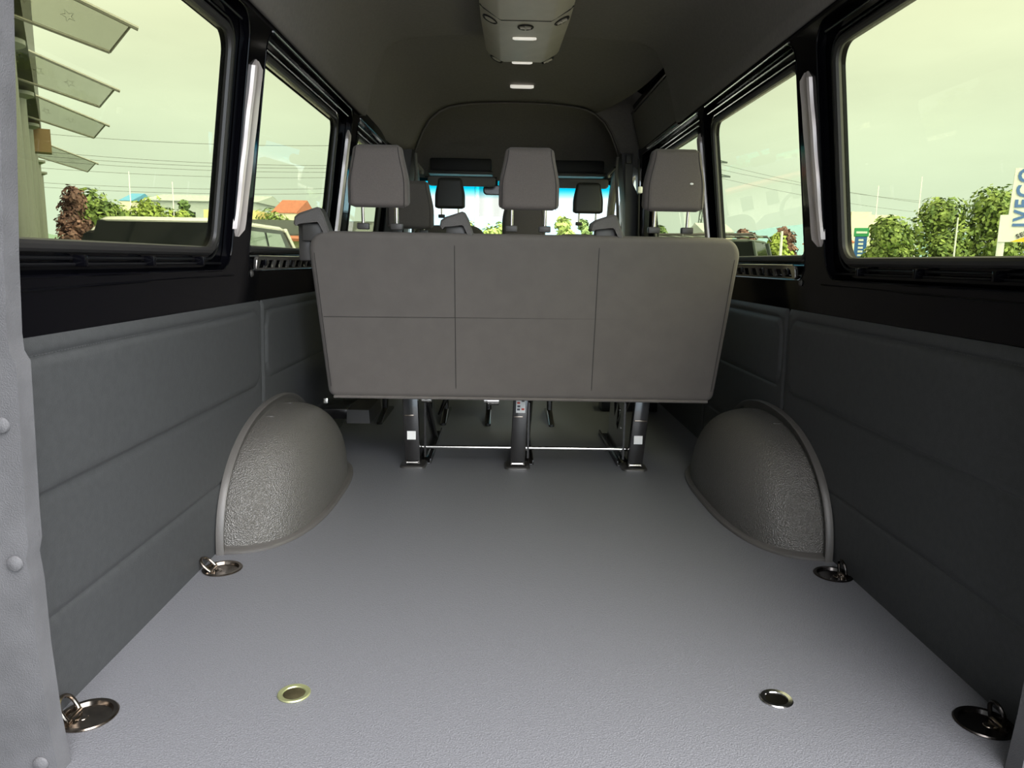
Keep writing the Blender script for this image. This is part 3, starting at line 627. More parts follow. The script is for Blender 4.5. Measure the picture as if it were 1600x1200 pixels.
# legs
for i, x in enumerate((-.437, -.008, .476)):
    lg = None
    bm = bmesh.new(); lo, hi = (x - .031, -.005, .012), (x + .031, .028, .335)
    sk = (0, .0, -.010 if i == 2 else 0)
    vs_ = box(bm, lo, hi, .004)
    dxt = (-.012, .012, .024)[i]
    for v in bm.verts: v.co.x += dxt * (v.co.z / .33)
    leg = obj('leg', bm, m_frame, B, smooth=30)
    bm = bmesh.new(); loft(bm, [[Vector((x + a, b, z)) for a, b in rrect(0, .03, .053 * q, .054 * q, .022)] for z, q in ((.0005, 1), (.006, 1), (.010, .93))]); obj('foot_plate', bm, m_foot, leg, label='dark steel foot plate with bright rear edge')
    bm = bmesh.new(); tube(bm, [(x - .024, -.010, .022), (x + .024, -.010, .022)], .004, 8); lathe(bm, [(.006, -.026), (.006, -.022)], 10, mtx=Matrix.Translation(Vector((x, -.010, .022))) @ Matrix.Rotation(PI / 2, 4, 'Y')); lathe(bm, [(.006, .022), (.006, .026)], 10, mtx=Matrix.Translation(Vector((x, -.010, .022))) @ Matrix.Rotation(PI / 2, 4, 'Y')); obj('hinge_bolt', bm, m_steel, leg)
    bm = bmesh.new()
    ins = (-1, -1, -1)[i]; xs = x + (.045 if i < 2 else -.040)
    plate(bm, [(.05, .03), (.12, .012), (.50, .012), (.46, .10), (.40, .34), (.05, .34)], [[(.13, .20), (.20, .12), (.24, .14), (.20, .25)], [(.22, .24), (.30, .16), (.34, .30), (.26, .32)]], lambda y, z: Vector((xs - .004, y, z)), lambda y, z: Vector((xs + .004, y, z))); obj('side_plate', bm, m_frame, leg)
    bm = bmesh.new(); box(bm, (xs - .025, .05, .001), (xs - .018, .64, .022), .002); box(bm, (xs + .018, .05, .001), (xs + .025, .64, .022), .002); box(bm, (xs - .025, .05, .001), (xs + .025, .64, .005), .001); obj('floor_rail', bm, m_frame, leg)
    bm = bmesh.new(); tube(bm, [(x + (.05 if i < 2 else -.03), .02, .30), (xs + .01, .42, .03)], .012, 10); obj('brace', bm, m_frame, leg)
    for (yy, zz) in ((.10, .055), (.12, .15), (.2, .03), (.16, .22)):
        bm = bmesh.new(); lathe(bm, [(.007, -.006), (.007, .0), (.004, .003), (0, .0035)], 12, mtx=Matrix.Translation(Vector((xs - .005, yy, zz))) @ Matrix.Rotation(-PI / 2, 4, 'Y')); obj('bolt', bm, m_steel, leg)
    bm = bmesh.new(); zz = (.215, .215, .205)[i]; box(bm, (x - .024 + dxt * .6, -.010, zz), (x + (.012 if i < 2 else .028) + dxt * .6, -.003, zz + .006), .001); obj('latch_tab', bm, m_dsteel, leg)
    if i != 1:
        bm = bmesh.new(); zc = .135 if i == 0 else .128; xc = x + dxt * .4; box(bm, (xc - .0175, -.0066, zc - .0175), (xc + .0175, -.0052, zc + .0175)); obj('label', bm, m_white, leg, label='small white label')
    else:
        bm = bmesh.new(); xc = x + dxt * .8; box(bm, (xc - .019, -.0072, .235), (xc + .019, -.0055, .318)); st_ = obj('label', bm, m_white, leg, label='white label with red and black print')
        for kk, (ax, az, mm) in enumerate(((-.008, .262, m_ink), (-.009, .276, m_red), (-.008, .290, m_ink), (.009, .25, m_red), (.009, .285, m_ink), (-.009, .249, m_ink), (.008, .303, m_red))):
            bm = bmesh.new(); box(bm, (xc + ax - .006, -.0080, az - .004), (xc + ax + .006, -.0072, az + .004)); obj('print', bm, mm, st_)
bm = bmesh.new(); tube(bm, [(-.41, .065, .070), (-.01, .065, .0705), (.47, .065, .071)], .0075, 12); obj('cross_rod', bm, m_steel, B, label='bright steel cross rod')
bm = bmesh.new()
for xa, xb, zc, rr in ((-.135, -.088, .262, .021), (-.150, -.130, .262, .012)): tube(bm, [(xa, .12, zc), (xb, .12, zc)], rr, 18)
obj('recline_joint', bm, m_steel, B, label='bright cylindrical joint')
bm = bmesh.new(); tube(bm, [(-.405, .05, .275), (-.365, .05, .275)], .014, 14); obj('recline_joint', bm, m_steel, B, label='bright cylindrical joint')
bm = bmesh.new(); tube(bm, [(.395, .08, .285), (.430, .08, .285)], .014, 14); obj('recline_joint', bm, m_steel, B, label='bright cylindrical joint')
bm = bmesh.new(); tube(bm, [(-.36, .35, .15), (-.30, .05, .31)], .006, 8); tube(bm, [(-.355, .36, .15), (-.28, .05, .31)], .004, 8); obj('strut', bm, m_bsteel, B)
bm = bmesh.new(); box(bm, (-.752, -.19, .298), (-.735, -.175, .318), .003); obj('zip_pull', bm, m_steel, B, label='silver zip pull')

# metal box beside the left wall under the bench and front step sill
bx = thing('floor_box', 'dark folded metal box held out from the left wall low behind the bench', 'box', (-.70, 3.25, .001))
bm = bmesh.new(); loft(bm, [[Vector((x * q, -.08 + y, z * q2)) for x, z in ((-.052, .130), (-.050, .19), (.045, .19), (.050, .130))] for y, q, q2 in ((0, 1, 1), (.30, 1, 1))]); obj('cover', bm, m_plastic, bx, smooth=20)
bm = bmesh.new(); box(bm, (-.175, -.02, .135), (-.04, .2, .18), .004); obj('bracket', bm, m_frame, bx)
bm = bmesh.new(); box(bm, (.50, 4.15, .001), (.82, 4.30, .10), .006); tag(obj('door_step_box', bm, m_blacksat), 'low black box on the floor at the far right, under the bench', 'box')

# ------------------------------------------------------------------ second row and front seats
def single(name, x, y, zt, label, group, w=.235, hs=1.0, tilt=4, cat='seat', zb=.05):
    S = thing(name, label, cat, (x, y, 0), 0, group)
    bm = bmesh.new(); slab(bm, w * .92, w, .42, zt, .11, .09, .04, lambda z: -.0 - (z - .42) * .12, 30, 5); obj('backrest', bm, m_fabric, S, smooth=60)
    bm = bmesh.new(); slab(bm, w, w, .34, .47, .46, .04, .03, lambda z: .03, 14, 5); obj('cushion', bm, m_fabric, S, smooth=60)
    if y > 4: bm = bmesh.new(); box(bm, (-w * .8, .05, .001), (w * .8, .42, .34), .02); obj('base', bm, m_frame, S)
    else:
        for sx in (-1, 1): bm = bmesh.new(); loft(bm, [[Vector((sx * w * .7 + a, yy, z)) for a, yy in rrect(0, yc, .014, hh_, .008)] for yc, hh_, z in ((.25, .22, .001), (.25, .22, .012), (.25, .03, .05), (.25, .03, .34))]); obj('leg', bm, m_frame, S)
    return S
S2 = single('passenger_seat', -.54, 3.70, .96, 'second row seat at the left, its headrest showing behind the bench', 'second row seats')
headrest(S2, .003, -.0 + .01, 1.105, math.radians(4), sc=1.02, pl=.01)
S3 = single('passenger_seat', .02, 3.70, .96, 'second row seat at the centre, hidden behind the middle bench headrest', 'second row seats')
headrest(S3, 0, .01, 1.06, math.radians(4), sc=.95, pl=.01)
S4 = single('driver_seat', -.425, 4.86, 1.06, 'left cab seat with dark headrest against the windscreen', 'cab seats', w=.25)
headrest(S4, 0, .02, 1.265, math.radians(3), sc=.86, pl=.05, m=m_plastic)
S5 = single('front_passenger_seat', .462, 4.86, 1.02, 'right cab seat with dark headrest against the windscreen', 'cab seats', w=.25)
headrest(S5, 0, .02, 1.250, math.radians(3), sc=.86, pl=.07, m=m_plastic)

# ------------------------------------------------------------------ outside
m_asph = mat('pale bounce paving', (.33, .33, .32), .9, noise=.15, nscale=3)  # unseen ground, lightened to throw light up onto the van ceiling
m_grass = mat('grass verge', (.10, .17, .04), .95, noise=.3, nscale=2)
bm = bmesh.new(); box(bm, (-500, -300, -.9), (500, 600, -.68)); struct(obj('ground', bm, m_asph))
bm = bmesh.new(); box(bm, (-60, 17.5, -.69), (-4.8, 48, -.62)); box(bm, (8.6, 19, -.69), (60, 48, -.62)); struct(obj('ground_grass', bm, m_grass))
def leafmat(name, c1, c2): return mat(name, c1, .7, col2=c2, nscale=3.0)
m_leaf = leafmat('green leaves', (.07, .13, .025), (.24, .32, .07)); m_leafy = leafmat('yellow green leaves', (.15, .22, .03), (.36, .45, .09)); m_leafd = leafmat('dark green leaves', (.05, .10, .025), (.12, .20, .05))
m_leafp = leafmat('purple leaves', (.09, .04, .035), (.25, .13, .11)); m_bark = mat('bark', (.10, .075, .05), .9, noise=.3)
def tree(name, label, loc, h, rad, m, cat='tree', group=None, blobs=9, n=2400, ls=.16, trunk=.3, cone=False):
    T = thing(name, label, cat, loc, 0, group); rnd = random.Random(hash(label) % 1000 if False else int(abs(loc[0]) * 37 + abs(loc[1]) * 11))
    bs = []
    for i in range(blobs):
        a = rnd.uniform(0, 2 * PI); zz = rnd.uniform(.0, 1)
        rr_ = rad * ((1 - zz * .92) if cone else math.sqrt(max(.05, 1 - (2 * zz - .85) ** 2 * .8))) * rnd.uniform(.1, .62)
        bs.append((rr_ * math.cos(a), rr_ * math.sin(a), h * (trunk + (1 - trunk) * (.12 + .74 * zz)), rad * rnd.uniform(.32, .5) * (1 - .5 * zz if cone else 1)))
    bm = bmesh.new()
    for i in range(n):
        bx_, by_, bz_, br = bs[rnd.randrange(len(bs))]
        d = Vector((rnd.gauss(0, 1), rnd.gauss(0, 1), rnd.gauss(0, 1))).normalized(); q = br * (rnd.uniform(.55, 1.08)); c = Vector((bx_, by_, bz_)) + d * q
        c.z = max(.05, min(c.z, h)); nn = (d + Vector((rnd.uniform(-.6, .6), rnd.uniform(-.6, .6), rnd.uniform(-.3, .8)))).normalized(); s1, s2 = frame_of(nn); z_ = ls * rnd.uniform(.6, 1.25)
        a = rnd.uniform(0, PI); e1 = s1 * math.cos(a) + s2 * math.sin(a); e2 = nn.cross(e1)
        bm.faces.new([bm.verts.new(c + e1 * z_ * p + e2 * z_ * r_) for p, r_ in ((-.5, 0), (-.1, -.28), (.5, 0), (-.1, .28))])
    obj('foliage', bm, m, T, smooth=0)
    bm = bmesh.new(); tube(bm, [(0, 0, -.02), (.02, 0, h * .3), (-.02, .02, h * .75)], [rad * .06 + .03, rad * .05 + .02, .02], 8)
    for i in range(4):
        b = bs[i % len(bs)]; tube(bm, [(0, 0, h * trunk * .8), (b[0] * .6, b[1] * .6, b[2] * .85), (b[0], b[1], b[2])], [.04 * rad + .01, .02 * rad + .01, .01], 6)
    obj('trunk', bm, m_bark, T); return T
G = -.66
def tr(name, label, u, vt, y, wpx, m, **k):
    vt = vt - (7 if name == 'bush' else 0); p = at(u, vt, 1, y); rad = wpx / 1155 * y / 2 * 1.28; return tree(name, label, (p.x, y, G), p.z - G, rad, m, **k)
# left side planting
tr('bush', 'purple leaved bush beside the building columns', 114, 284, 21, 66, m_leafp, cat='bush', n=3200, ls=.15, trunk=.02, blobs=14)
tr('tree', 'tall green tree right of the purple bush', 140, 283, 25, 85, m_leaf, group='trees behind the parked cars', n=3400, ls=.2, trunk=.1, blobs=16)
tr('tree', 'green tree behind the roof of the black car', 185, 305, 26, 80, m_leaf, group='trees behind the parked cars', n=3000, ls=.2, trunk=.1, blobs=14)
tr('tree', 'yellow green tree above the white car roof, left of the warehouse', 232, 306, 27, 80, m_leafy, group='trees behind the parked cars', n=3000, ls=.2, trunk=.1, blobs=14)
tr('tree', 'dark round tree in front of the long grey warehouse', 290, 300, 60, 34, m_leafd, group='trees behind the parked cars', n=1500, ls=.4, trunk=.2)
tr('shrub', 'low yellow green shrub under the dark round tree', 285, 318, 55, 50, m_leafy, cat='shrub', n=1500, ls=.4, trunk=.05)
tr('tree', 'green treetops seen through the second left window, left part', 430, 322, 75, 70, m_leaf, group='trees behind the solar roof', n=2000, ls=.5, trunk=.1, blobs=12)
tr('tree', 'green treetops seen through the second left window, beside the pillar', 500, 321, 75, 70, m_leaf, group='trees behind the solar roof', n=2000, ls=.5, trunk=.1, blobs=12)
# right side trees
tr('tree', 'dark green tree behind the blue and green sign', 1386, 330, 27, 78, m_leaf, group='row of trees on the right', n=4200, ls=.2, trunk=.1, blobs=18)
tr('tree', 'broad green tree in the middle of the right-hand row', 1478, 310, 27, 110, m_leaf, group='row of trees on the right', n=5200, ls=.2, trunk=.1, blobs=22)
tr('tree', 'tallest green tree beside the white and yellow sign', 1568, 287, 26, 112, m_leaf, group='row of trees on the right', n=5600, ls=.2, trunk=.1, blobs=24)
tr('conifer', 'small dark conifer left of the blue and green sign', 1324, 350, 60, 11, m_leafd, cat='tree', n=900, ls=.3, trunk=.02, cone=True)
tr('conifer', 'narrow dark conifer at the window pillar on the right', 1312, 353, 60, 6, m_leafd, cat='tree', n=500, ls=.3, trunk=.02, cone=True)
tr('bush', 'purple brown bush above the black off-road car', 1167, 346, 32, 34, m_leafp, cat='bush', n=1600, ls=.24, trunk=.1)
tr('bush', 'purple brown bush behind the grey light post', 1228, 350, 34, 44, m_leafp, cat='bush', n=1800, ls=.24, trunk=.1)
tr('bush', 'bright yellow green bush behind the grey light post', 1216, 366, 22, 54, m_leafy, cat='bush', n=2400, ls=.17, trunk=.02, blobs=14)
tr('tree', 'dark green tree seen through the sliding door window', 1033, 335, 32, 36, m_leafd, n=1800, ls=.3, trunk=.05)
# ahead through the windscreen
for i, (u, v, y, wp, mm, lb) in enumerate(((735, 338, 40, 60, m_leafy, 'sunlit tree ahead, left of the grey banner foot'), (780, 337, 40, 60, m_leafy, 'sunlit tree ahead below the grey banner'), (880, 333, 38, 45, m_leafy, 'sunlit tree ahead right of the middle headrest'), (912, 334, 42, 30, m_leaf, 'sunlit tree ahead beside the right cab headrest'))):
    tr('tree', lb, u, v, y, wp, mm, group='trees seen through the windscreen', n=1600, ls=.3, trunk=.05)
m_bann = mat('grey banner cloth', (.30, .30, .30), .8); m_conc = mat('pale concrete', (.55, .55, .52), .8, noise=.08)
b0 = at(793, 300, 1, 30); 
T = thing('banner', 'large grey banner on a white mast, seen through the windscreen', 'banner', (b0.x, 30, G))
pL = at(745, 290, 1, 30); pB = at(745, 338, 1, 30)
bm = bmesh.new(); loft(bm, [[Vector((x - b0.x, yy + .04 * math.sin(x * 9), z - G)) for yy in (-.02, .02) for z in ((pL.z + .2, pB.z) if yy < 0 else (pB.z, pL.z + .2))] for x in [pL.x + .1 + (b0.x - pL.x) * k / 8 for k in range(9)]]); obj('cloth', bm, m_bann, T)
bm = bmesh.new(); tube(bm, [(pL.x - b0.x, 0, 0), (pL.x - b0.x, 0, 5)], .09, 10); obj('mast', bm, m_conc, T)

# ---------------- dealership building at the left
a_ = Vector((-.505, .863, 0)).normalized(); n_o = Vector((.863, .505, 0)).normalized()
bl = thing('showroom_building', 'glass fronted showroom building with grey columns and projecting glass louvres', 'building', (-7.05, 10.7, G)); BO = Vector(bl.location)
m_bglass = mat('dark facade glass', (.035, .045, .042), .08, spec=.8, coat=.4); m_bcol = mat('grey painted column', (.15, .16, .14), .55); m_fas = mat('dark fascia', (.085, .085, .075), .5, noise=.1, nscale=2); m_beam = mat('grey steel beam', (.22, .22, .19), .4)
g_louv = glass('frosted louvre glass', (.46, .46, .40)); m_star = mat('etched outline', (.24, .25, .22), .6); m_amber = mat('amber box', (.14, .085, .03), .6)
def on(s_, o_, z): return a_ * s_ + n_o * o_ + Vector((0, 0, z))
def obox(bm, s0, s1, o0, o1, z0, z1):
    c = [on(s0, o0, z0), on(s1, o0, z0), on(s1, o1, z0), on(s0, o1, z0)]; d = [p + Vector((0, 0, z1 - z0)) for p in c]; loft(bm, [c, d])
bm = bmesh.new(); obox(bm, -14, 28, -8, -.45, 0, 9); obj('facade', bm, m_bglass, bl, smooth=0)
for k in range(42):
    pass
for k in range(9):
    bm = bmesh.new(); obox(bm, -14 + k * 5.1 + .5, -14 + k * 5.1 + .62, -.45, -.38, 0, 9); obj('mullion', bm, m_beam, bl, smooth=0)
for k in range(-2, 6):
    s0 = 3.95 + k * 5.09
    bm = bmesh.new(); c = on(s0, 0, 0); tube(bm, [c, c + Vector((0, 0, 5.15))], .17, 16); lathe(bm, [(.17, 5.1), (.34, 5.18), (.34, 5.26), (0, 5.26)], 18, c=(c.x, c.y, 0)); obj('column', bm, m_bcol, bl, label='grey round column')
bm = bmesh.new(); obox(bm, -6, 17.6, -.44, .35, 5.35, 12.5); obj('fascia', bm, m_fas, bl, smooth=0, label='tall dark fascia band')
bm = bmesh.new(); obox(bm, 15.2, 15.8, -.3, .6, 4.6, 5.3); obj('lamp_housing', bm, m_amber, bl, smooth=0)
for k in (-1, 0, 1, 2, 4):
    t0 = Vector((-5.62, 11.7, 4.18)) + Vector((-2.50, 4.40, 0)) * k + Vector((0, 0, .02 * k)) - BO
    c2 = t0 + Vector((-.50, .32, -.30)); r0 = t0 + Vector((-1.75, -1.02, .72)); r1 = t0 + Vector((-1.95, -.45, .15))
    bm = bmesh.new(); nn = (c2 - t0).cross(r0 - t0).normalized() * .006
    loft(bm, [[p - nn for p in (t0, c2, r1, r0)], [p + nn for p in (t0, c2, r1, r0)]]); lv = obj('louvre', bm, g_louv, bl, smooth=0, label='projecting frosted glass louvre')
    bm = bmesh.new(); tube(bm, [r0, t0 + (t0 - r0).normalized() * .1], .035, 6); tube(bm, [t0, c2], .018, 6); tube(bm, [c2, r1], .028, 6); obj('louvre_beam', bm, m_beam, lv)
    for q, (fa, fb) in enumerate(((.38, .5), (.68, .5), (.92, .45))):
        p0 = r0.lerp(t0, 1 - fa * .95); p1 = r1.lerp(c2, 1 - fa * .95); c = p0.lerp(p1, fb); e1 = (t0 - r0).normalized(); e2 = (p1 - p0).normalized()
        pts = [c + nn * 1.2 + e1 * (.10 if j % 2 == 0 else .042) * math.cos(PI / 2 + j * PI / 5) + e2 * (.10 if j % 2 == 0 else .042) * math.sin(PI / 2 + j * PI / 5) for j in range(10)]
        bm = bmesh.new(); tube(bm, pts, .004, 4, closed=True); obj('etched_star', bm, m_star, lv)

# ---------------- vehicles
m_carw = mat('white car paint', (.72, .73, .70), .2, coat=.6); m_carb = mat('black car paint', (.012, .012, .014), .15, coat=.6); m_carg = mat('dark green grey paint', (.045, .06, .055), .35); m_cglass = mat('car window glass', (.006, .008, .008), .06, spec=.3); m_cglassl = mat('car glass coloured as sky reflection', (.16, .22, .18), .05, spec=1, coat=1)  # the pale car glass carries the sky reflection in its base colour
m_tyre = mat('tyre', (.02, .02, .02), .8)
def car(name, label, loc, rz, Lc, Wc, Hc, paint, boxy=0, rails=False, sideglass=None, rack=False):
    T = thing(name, label, 'car', loc, rz); h0 = .28; hb = Hc * .56; hw = Wc / 2
    # origin: rear end centre, car points to +y
    bm = bmesh.new(); prof = [(0.03, .45), (0, .7), (.03, hb), (.2, hb + .01), (Lc * .74, hb), (Lc - .25, hb - (.02 if boxy else .13)), (Lc - .02, hb - .3), (Lc, .5), (Lc - .1, h0), (.15, h0)]
    loft(bm, [[Vector((x * q, y if 0 < y < Lc else y, z)) for y, z in [(yy if q > .97 or True else yy, zz) for yy, zz in prof]] for x, q in ((-hw, .97), (-hw, 1), (-hw * .9, 1), (hw * .9, 1), (hw, 1), (hw, .97))]); obj('body', bm, paint, T, smooth=30)
    top = Hc; rk = .10 if boxy else .30; fk = .25 if boxy else .85; ti = .06 if boxy else .16
    base = [(.06, -hw + .03), (Lc * .72, -hw + .03), (Lc * .72, hw - .03), (.06, hw - .03)]; y0, y1 = .06 + rk, Lc * .72 - fk
    bm = bmesh.new()
    loft(bm, [[Vector((x, y, hb)) for y, x in ((.06, -hw + .03), (Lc * .72, -hw + .03), (Lc * .72, hw - .03), (.06, hw - .03))], [Vector((x, y, top - .06)) for y, x in ((y0, -hw + ti), (y1, -hw + ti), (y1, hw - ti), (y0, hw - ti))]]); obj('glasshouse', bm, m_cglass, T, smooth=0)
    bm = bmesh.new(); rings = []
    for z, gr in ((top - .075, .0), (top - .05, .012), (top - .015, -.03), (top, -.16)): rings.append([Vector((x, y, z)) for y, x in rrect((y0 + y1) / 2, 0, (y1 - y0) / 2 + gr, hw - ti + gr, .12, 4)])
    loft(bm, rings); obj('roof', bm, paint, T, smooth=50)
    if sideglass:
        for sx in (-1, 1):
            bm = bmesh.new()
            def sp(y, z): f = (z - hb) / (top - .06 - hb); return Vector((sx * ((hw - .03) * (1 - f) + (hw - ti) * f + .004), y, z))
            za, zb = hb + .05, top - .13
            for ya, yb, yc, yd in ((.45, Lc * .36, Lc * .345, .55), (Lc * .38, Lc * .60, Lc * .50, Lc * .365)):
                q = [sp(ya, za), sp(yb, za), sp(yc, zb), sp(yd, zb)]; loft(bm, [q, [p + Vector((sx * .004, 0, 0)) for p in q]])
            obj('side_window', bm, sideglass, T, smooth=0)
            bm = bmesh.new(); tube(bm, [sp(y1 + fk * 1.0, hb + .02), sp(y1 + fk * .45, (hb + top) / 2 + .05), sp(y1 + .02, top - .06)], .04, 6); obj('roof_pillar', bm, paint, T)
    for sx in (-1, 1):
        for yy in (.85, Lc - .85):
            bm = bmesh.new(); lathe(bm, [(.34, -.11), (.35, -.05), (.35, .05), (.34, .11), (.2, .115), (0, .1)], 24, mtx=Matrix.Translation(Vector((sx * (hw - .12), yy, .35))) @ Matrix.Rotation(PI / 2 * sx, 4, 'Y')); obj('wheel', bm, m_tyre, T)
        bm = bmesh.new(); box(bm, (sx * (hw - .18) - .1, -.02, hb - .25), (sx * (hw - .18) + .1, .05, hb - .02), .01); obj('tail_light', bm, m_red, T)
        if rails: bm = bmesh.new(); tube(bm, [(sx * (hw - ti - .05), y0 + .1, top - .04), (sx * (hw - ti - .05), y0 + .3, top + .05), (sx * (hw - ti - .05), y1 - .3, top + .05), (sx * (hw - ti - .05), y1 - .1, top - .04)], .02, 6); obj('roof_rail', bm, m_steel, T)
    if rack:
        bm = bmesh.new()
        for yy in [y0 + .1 + i * (y1 - y0 - .2) / 7 for i in range(8)]: tube(bm, [(-hw + ti, yy, top + .09), (hw - ti, yy, top + .09)], .025, 6)
        for sx in (-1, 1): tube(bm, [(sx * (hw - ti), y0, top + .1), (sx * (hw - ti), y1, top + .1)], .035, 6); tube(bm, [(sx * (hw - ti), y1, top + .1), (sx * (hw - ti), y1 + .1, top - .02)], .02, 6)
        obj('roof_rack', bm, m_carb, T)
    return T
car('suv_car', 'white tall car with dark rear window parked alongside on the left', (-4.33, 9.1, G), 0, 5.1, 1.92, 1.98, m_carw, sideglass=m_cglassl)
car('estate_car', 'black car with bright roof rails beyond the white car', (-6.5, 12.6, G), 0, 4.4, 1.8, 1.92, m_carb, rails=True)
car('offroad_car', 'dark boxy off-road car with roof rack seen through the second right window', (3.72, 19.7, G), math.radians(-120.5), 4.3, 1.8, 2.12, m_carg, boxy=1, sideglass=m_cglassl, rack=True)

# ---------------- signs, poles, distant buildings
m_signw = mat('white sign face', (.70, .74, .74), .4); m_signb = mat('blue lettering', (.07, .16, .42), .4); m_signy = mat('yellow sign field', (.80, .52, .02), .4); m_signg = mat('green sign field', (.03, .30, .12), .4); m_signbl = mat('blue sign field', (.03, .13, .42), .4); m_pole = mat('galvanised pole', (.62, .66, .66), .5)
def text(body, size, m, parent, loc, rot, ext=.004, sx=1):
    cu = bpy.data.curves.new('lettering', 'FONT'); cu.body = body; cu.size = size; cu.extrude = ext; cu.offset = size * .03; cu.space_character = 1.22; cu.resolution_u = 3
    t = bpy.data.objects.new('lettering', cu); COL.objects.link(t); dg = bpy.context.evaluated_depsgraph_get(); me = bpy.data.meshes.new_from_object(t.evaluated_get(dg)); bpy.data.objects.remove(t); bpy.data.curves.remove(cu)
    me.materials.clear(); me.materials.append(m); o = bpy.data.objects.new('lettering', me); COL.objects.link(o); o.parent = parent; o.location = loc; o.rotation_euler = rot; o.scale = (sx, 1, 1); return o
SY = 14.0; p0 = at(1586, 378, 1, SY); zt_ = at(1586, 262, 1, SY).z; zb_ = p0.z; x0 = p0.x
sg = thing('dealer_sign', 'tall white sign with blue lettering and yellow corner on grey posts', 'sign', (x0, SY, G), math.radians(-30)); 
bm = bmesh.new(); plate(bm, [(-.28, zb_ - G), (.95, zb_ - G), (.95, zt_ - G + .04), (-.13, zt_ - G), (-.15, zb_ - G + .50), (-.28, zb_ - G + .48)], [], lambda x, z: Vector((x, 0, z)), lambda x, z: Vector((x, .12, z))); obj('face', bm, m_signw, sg, smooth=0)
bm = bmesh.new(); plate(bm, [(-.08, zb_ - G), (.95, zb_ - G), (.95, zb_ - G + .42)], [], lambda x, z: Vector((x, -.006, z)), lambda x, z: Vector((x, -.001, z))); obj('yellow_corner', bm, m_signy, sg, smooth=0)
text('IVECO', .35, m_signb, sg, (.17, -.012, zb_ - G + .27), (PI / 2, -PI / 2, 0), sx=.92)
text('SERVICE', .11, m_ink, sg, (.02, -.014, zb_ - G + .06), (PI / 2, -math.radians(26), 0))
for xx in (-.22, .80): bm = bmesh.new(); box(bm, (xx - .06, .02, 0), (xx + .06, .10, zb_ - G + (.5 if xx < 0 else .0)), .005); obj('post', bm, m_pole, sg)
p0 = at(1343, 400, 1, 30); p1 = at(1345, 356, 1, 30)
sg = thing('pylon_sign', 'narrow blue sign with green head beside the trees on the right', 'sign', (p0.x, 30, G), math.radians(-20))
zt_ = p1.z - G
bm = bmesh.new(); box(bm, (-.22, 0, 0), (.22, .15, zt_ - .32)); obj('blue_panel', bm, m_signbl, sg, smooth=0)
bm = bmesh.new(); box(bm, (-.27, -.02, zt_ - .34), (.27, .17, zt_), .01); obj('green_head', bm, m_signg, sg, smooth=0)
bm = bmesh.new()
for i in range(9): box(bm, (-.09, -.012, zt_ - .52 - i * .15), (.09, -.002, zt_ - .44 - i * .15)); 
obj('lettering', bm, m_signw, sg, smooth=0, label='pale vertical lettering, too small to read')
bm = bmesh.new(); box(bm, (-.2, -.032, zt_ - .22), (.2, -.02, zt_ - .14)); obj('head_lettering', bm, m_signw, sg, smooth=0)
def pole(u, vt, y, r, label, name='light_pole', m=m_pole, group=None, vb=None):
    p = at(u, vt, 1, y); T = tag(obj(name, (lambda b: (tube(b, [(0, 0, 0), (0, 0, p.z - G)], [r, r * .6], 8), lathe(b, [(r * 1.8, 0), (r * 1.8, .05), (r, .08)], 10), b)[2])(bmesh.new()), m), label, 'pole', group); T.location = (p.x, y, G); return T
pole(1222, 361, 16, .045, 'thick grey post in front of the bright bush on the right')
pole(1497, 340, 22, .035, 'thin grey pole between the two largest trees')
pole(1441, 276, 60, .05, 'tall thin pale mast above the middle tree', m=m_white)
pole(1373, 290, 60, .05, 'tall thin pale mast left of the row of trees', m=m_white)
pole(201, 268, 60, .05, 'tall thin pale upright for a reflected streak above the left trees', m=m_white)  # pale upright added for a white streak that is only a reflection
pole(269, 284, 60, .05, 'thin pale upright for a reflected streak in front of the long grey warehouse', m=m_white)  # second reflected streak, also built as a pale upright
# electricity pylons and cables
m_pyl = mat('pylon steel', (.10, .13, .13), .6)
def pylon(u, vt, y, label, arms):
    p = at(u, vt, 1, y); H = p.z - G; T = thing('electricity_pylon', label, 'pylon', (p.x, y, G), 0, 'electricity pylons'); bm = bmesh.new(); w0 = H * .07; r = .13 * y / 150
    cs = [[Vector((sx * w0 * (1 - .85 * t), sy * w0 * (1 - .85 * t), H * t)) for sx, sy in ((-1, -1), (1, -1), (1, 1), (-1, 1))] for t in [k / 9 for k in range(10)]]
    for i in range(9):
        for k in range(4): tube(bm, [cs[i][k], cs[i + 1][k]], r, 4); tube(bm, [cs[i][k], cs[i + 1][(k + 1) % 4]], r * .6, 4)
    obj('lattice_tower', bm, m_pyl, T)
    for vv, hw_ in arms:
        zz = at(u, vv, 1, y).z - G; hw_ = hw_ / 1155 * y; bm = bmesh.new(); tube(bm, [(-hw_, 0, zz), (0, 0, zz + .7), (hw_, 0, zz)], r, 4); tube(bm, [(-hw_, 0, zz), (hw_, 0, zz - .1)], r, 4); obj('cross_arm', bm, m_pyl, T)
    return T
pylon(1109, 232, 150, 'nearest pylon, at the edge of the second right window', [(253, 28), (275, 34)])
pylon(1526, 312, 260, 'small distant pylon above the right-hand trees', [(322, 8), (332, 10)])
m_cab = mat('cable', (.12, .14, .14), .6)
def cable(pts, label, group, r=.03):
    bm = bmesh.new(); A_, B_, sag = pts; tube(bm, [Vector(A_).lerp(Vector(B_), t) - Vector((0, 0, sag * 4 * t * (1 - t))) for t in [k / 16 for k in range(17)]], r, 4); tag(obj('power_cable', bm, m_cab), label, 'cable', group)
for i, (vl, vr) in enumerate(((208, 226), (236, 258), (243, 262), (250, 268), (262, 276), (285, 292), (292, 300))):
    A_ = at(60, vl, 1, 90 + i * 3); B_ = at(600, vr, 1, 95 + i * 3); cable((A_, B_, .6), ('highest', 'second highest', 'third from the top', 'middle one', 'third from the bottom', 'second lowest', 'lowest')[i] + ' of seven power cables crossing the sky beyond the left windows', 'overhead cables on the left')
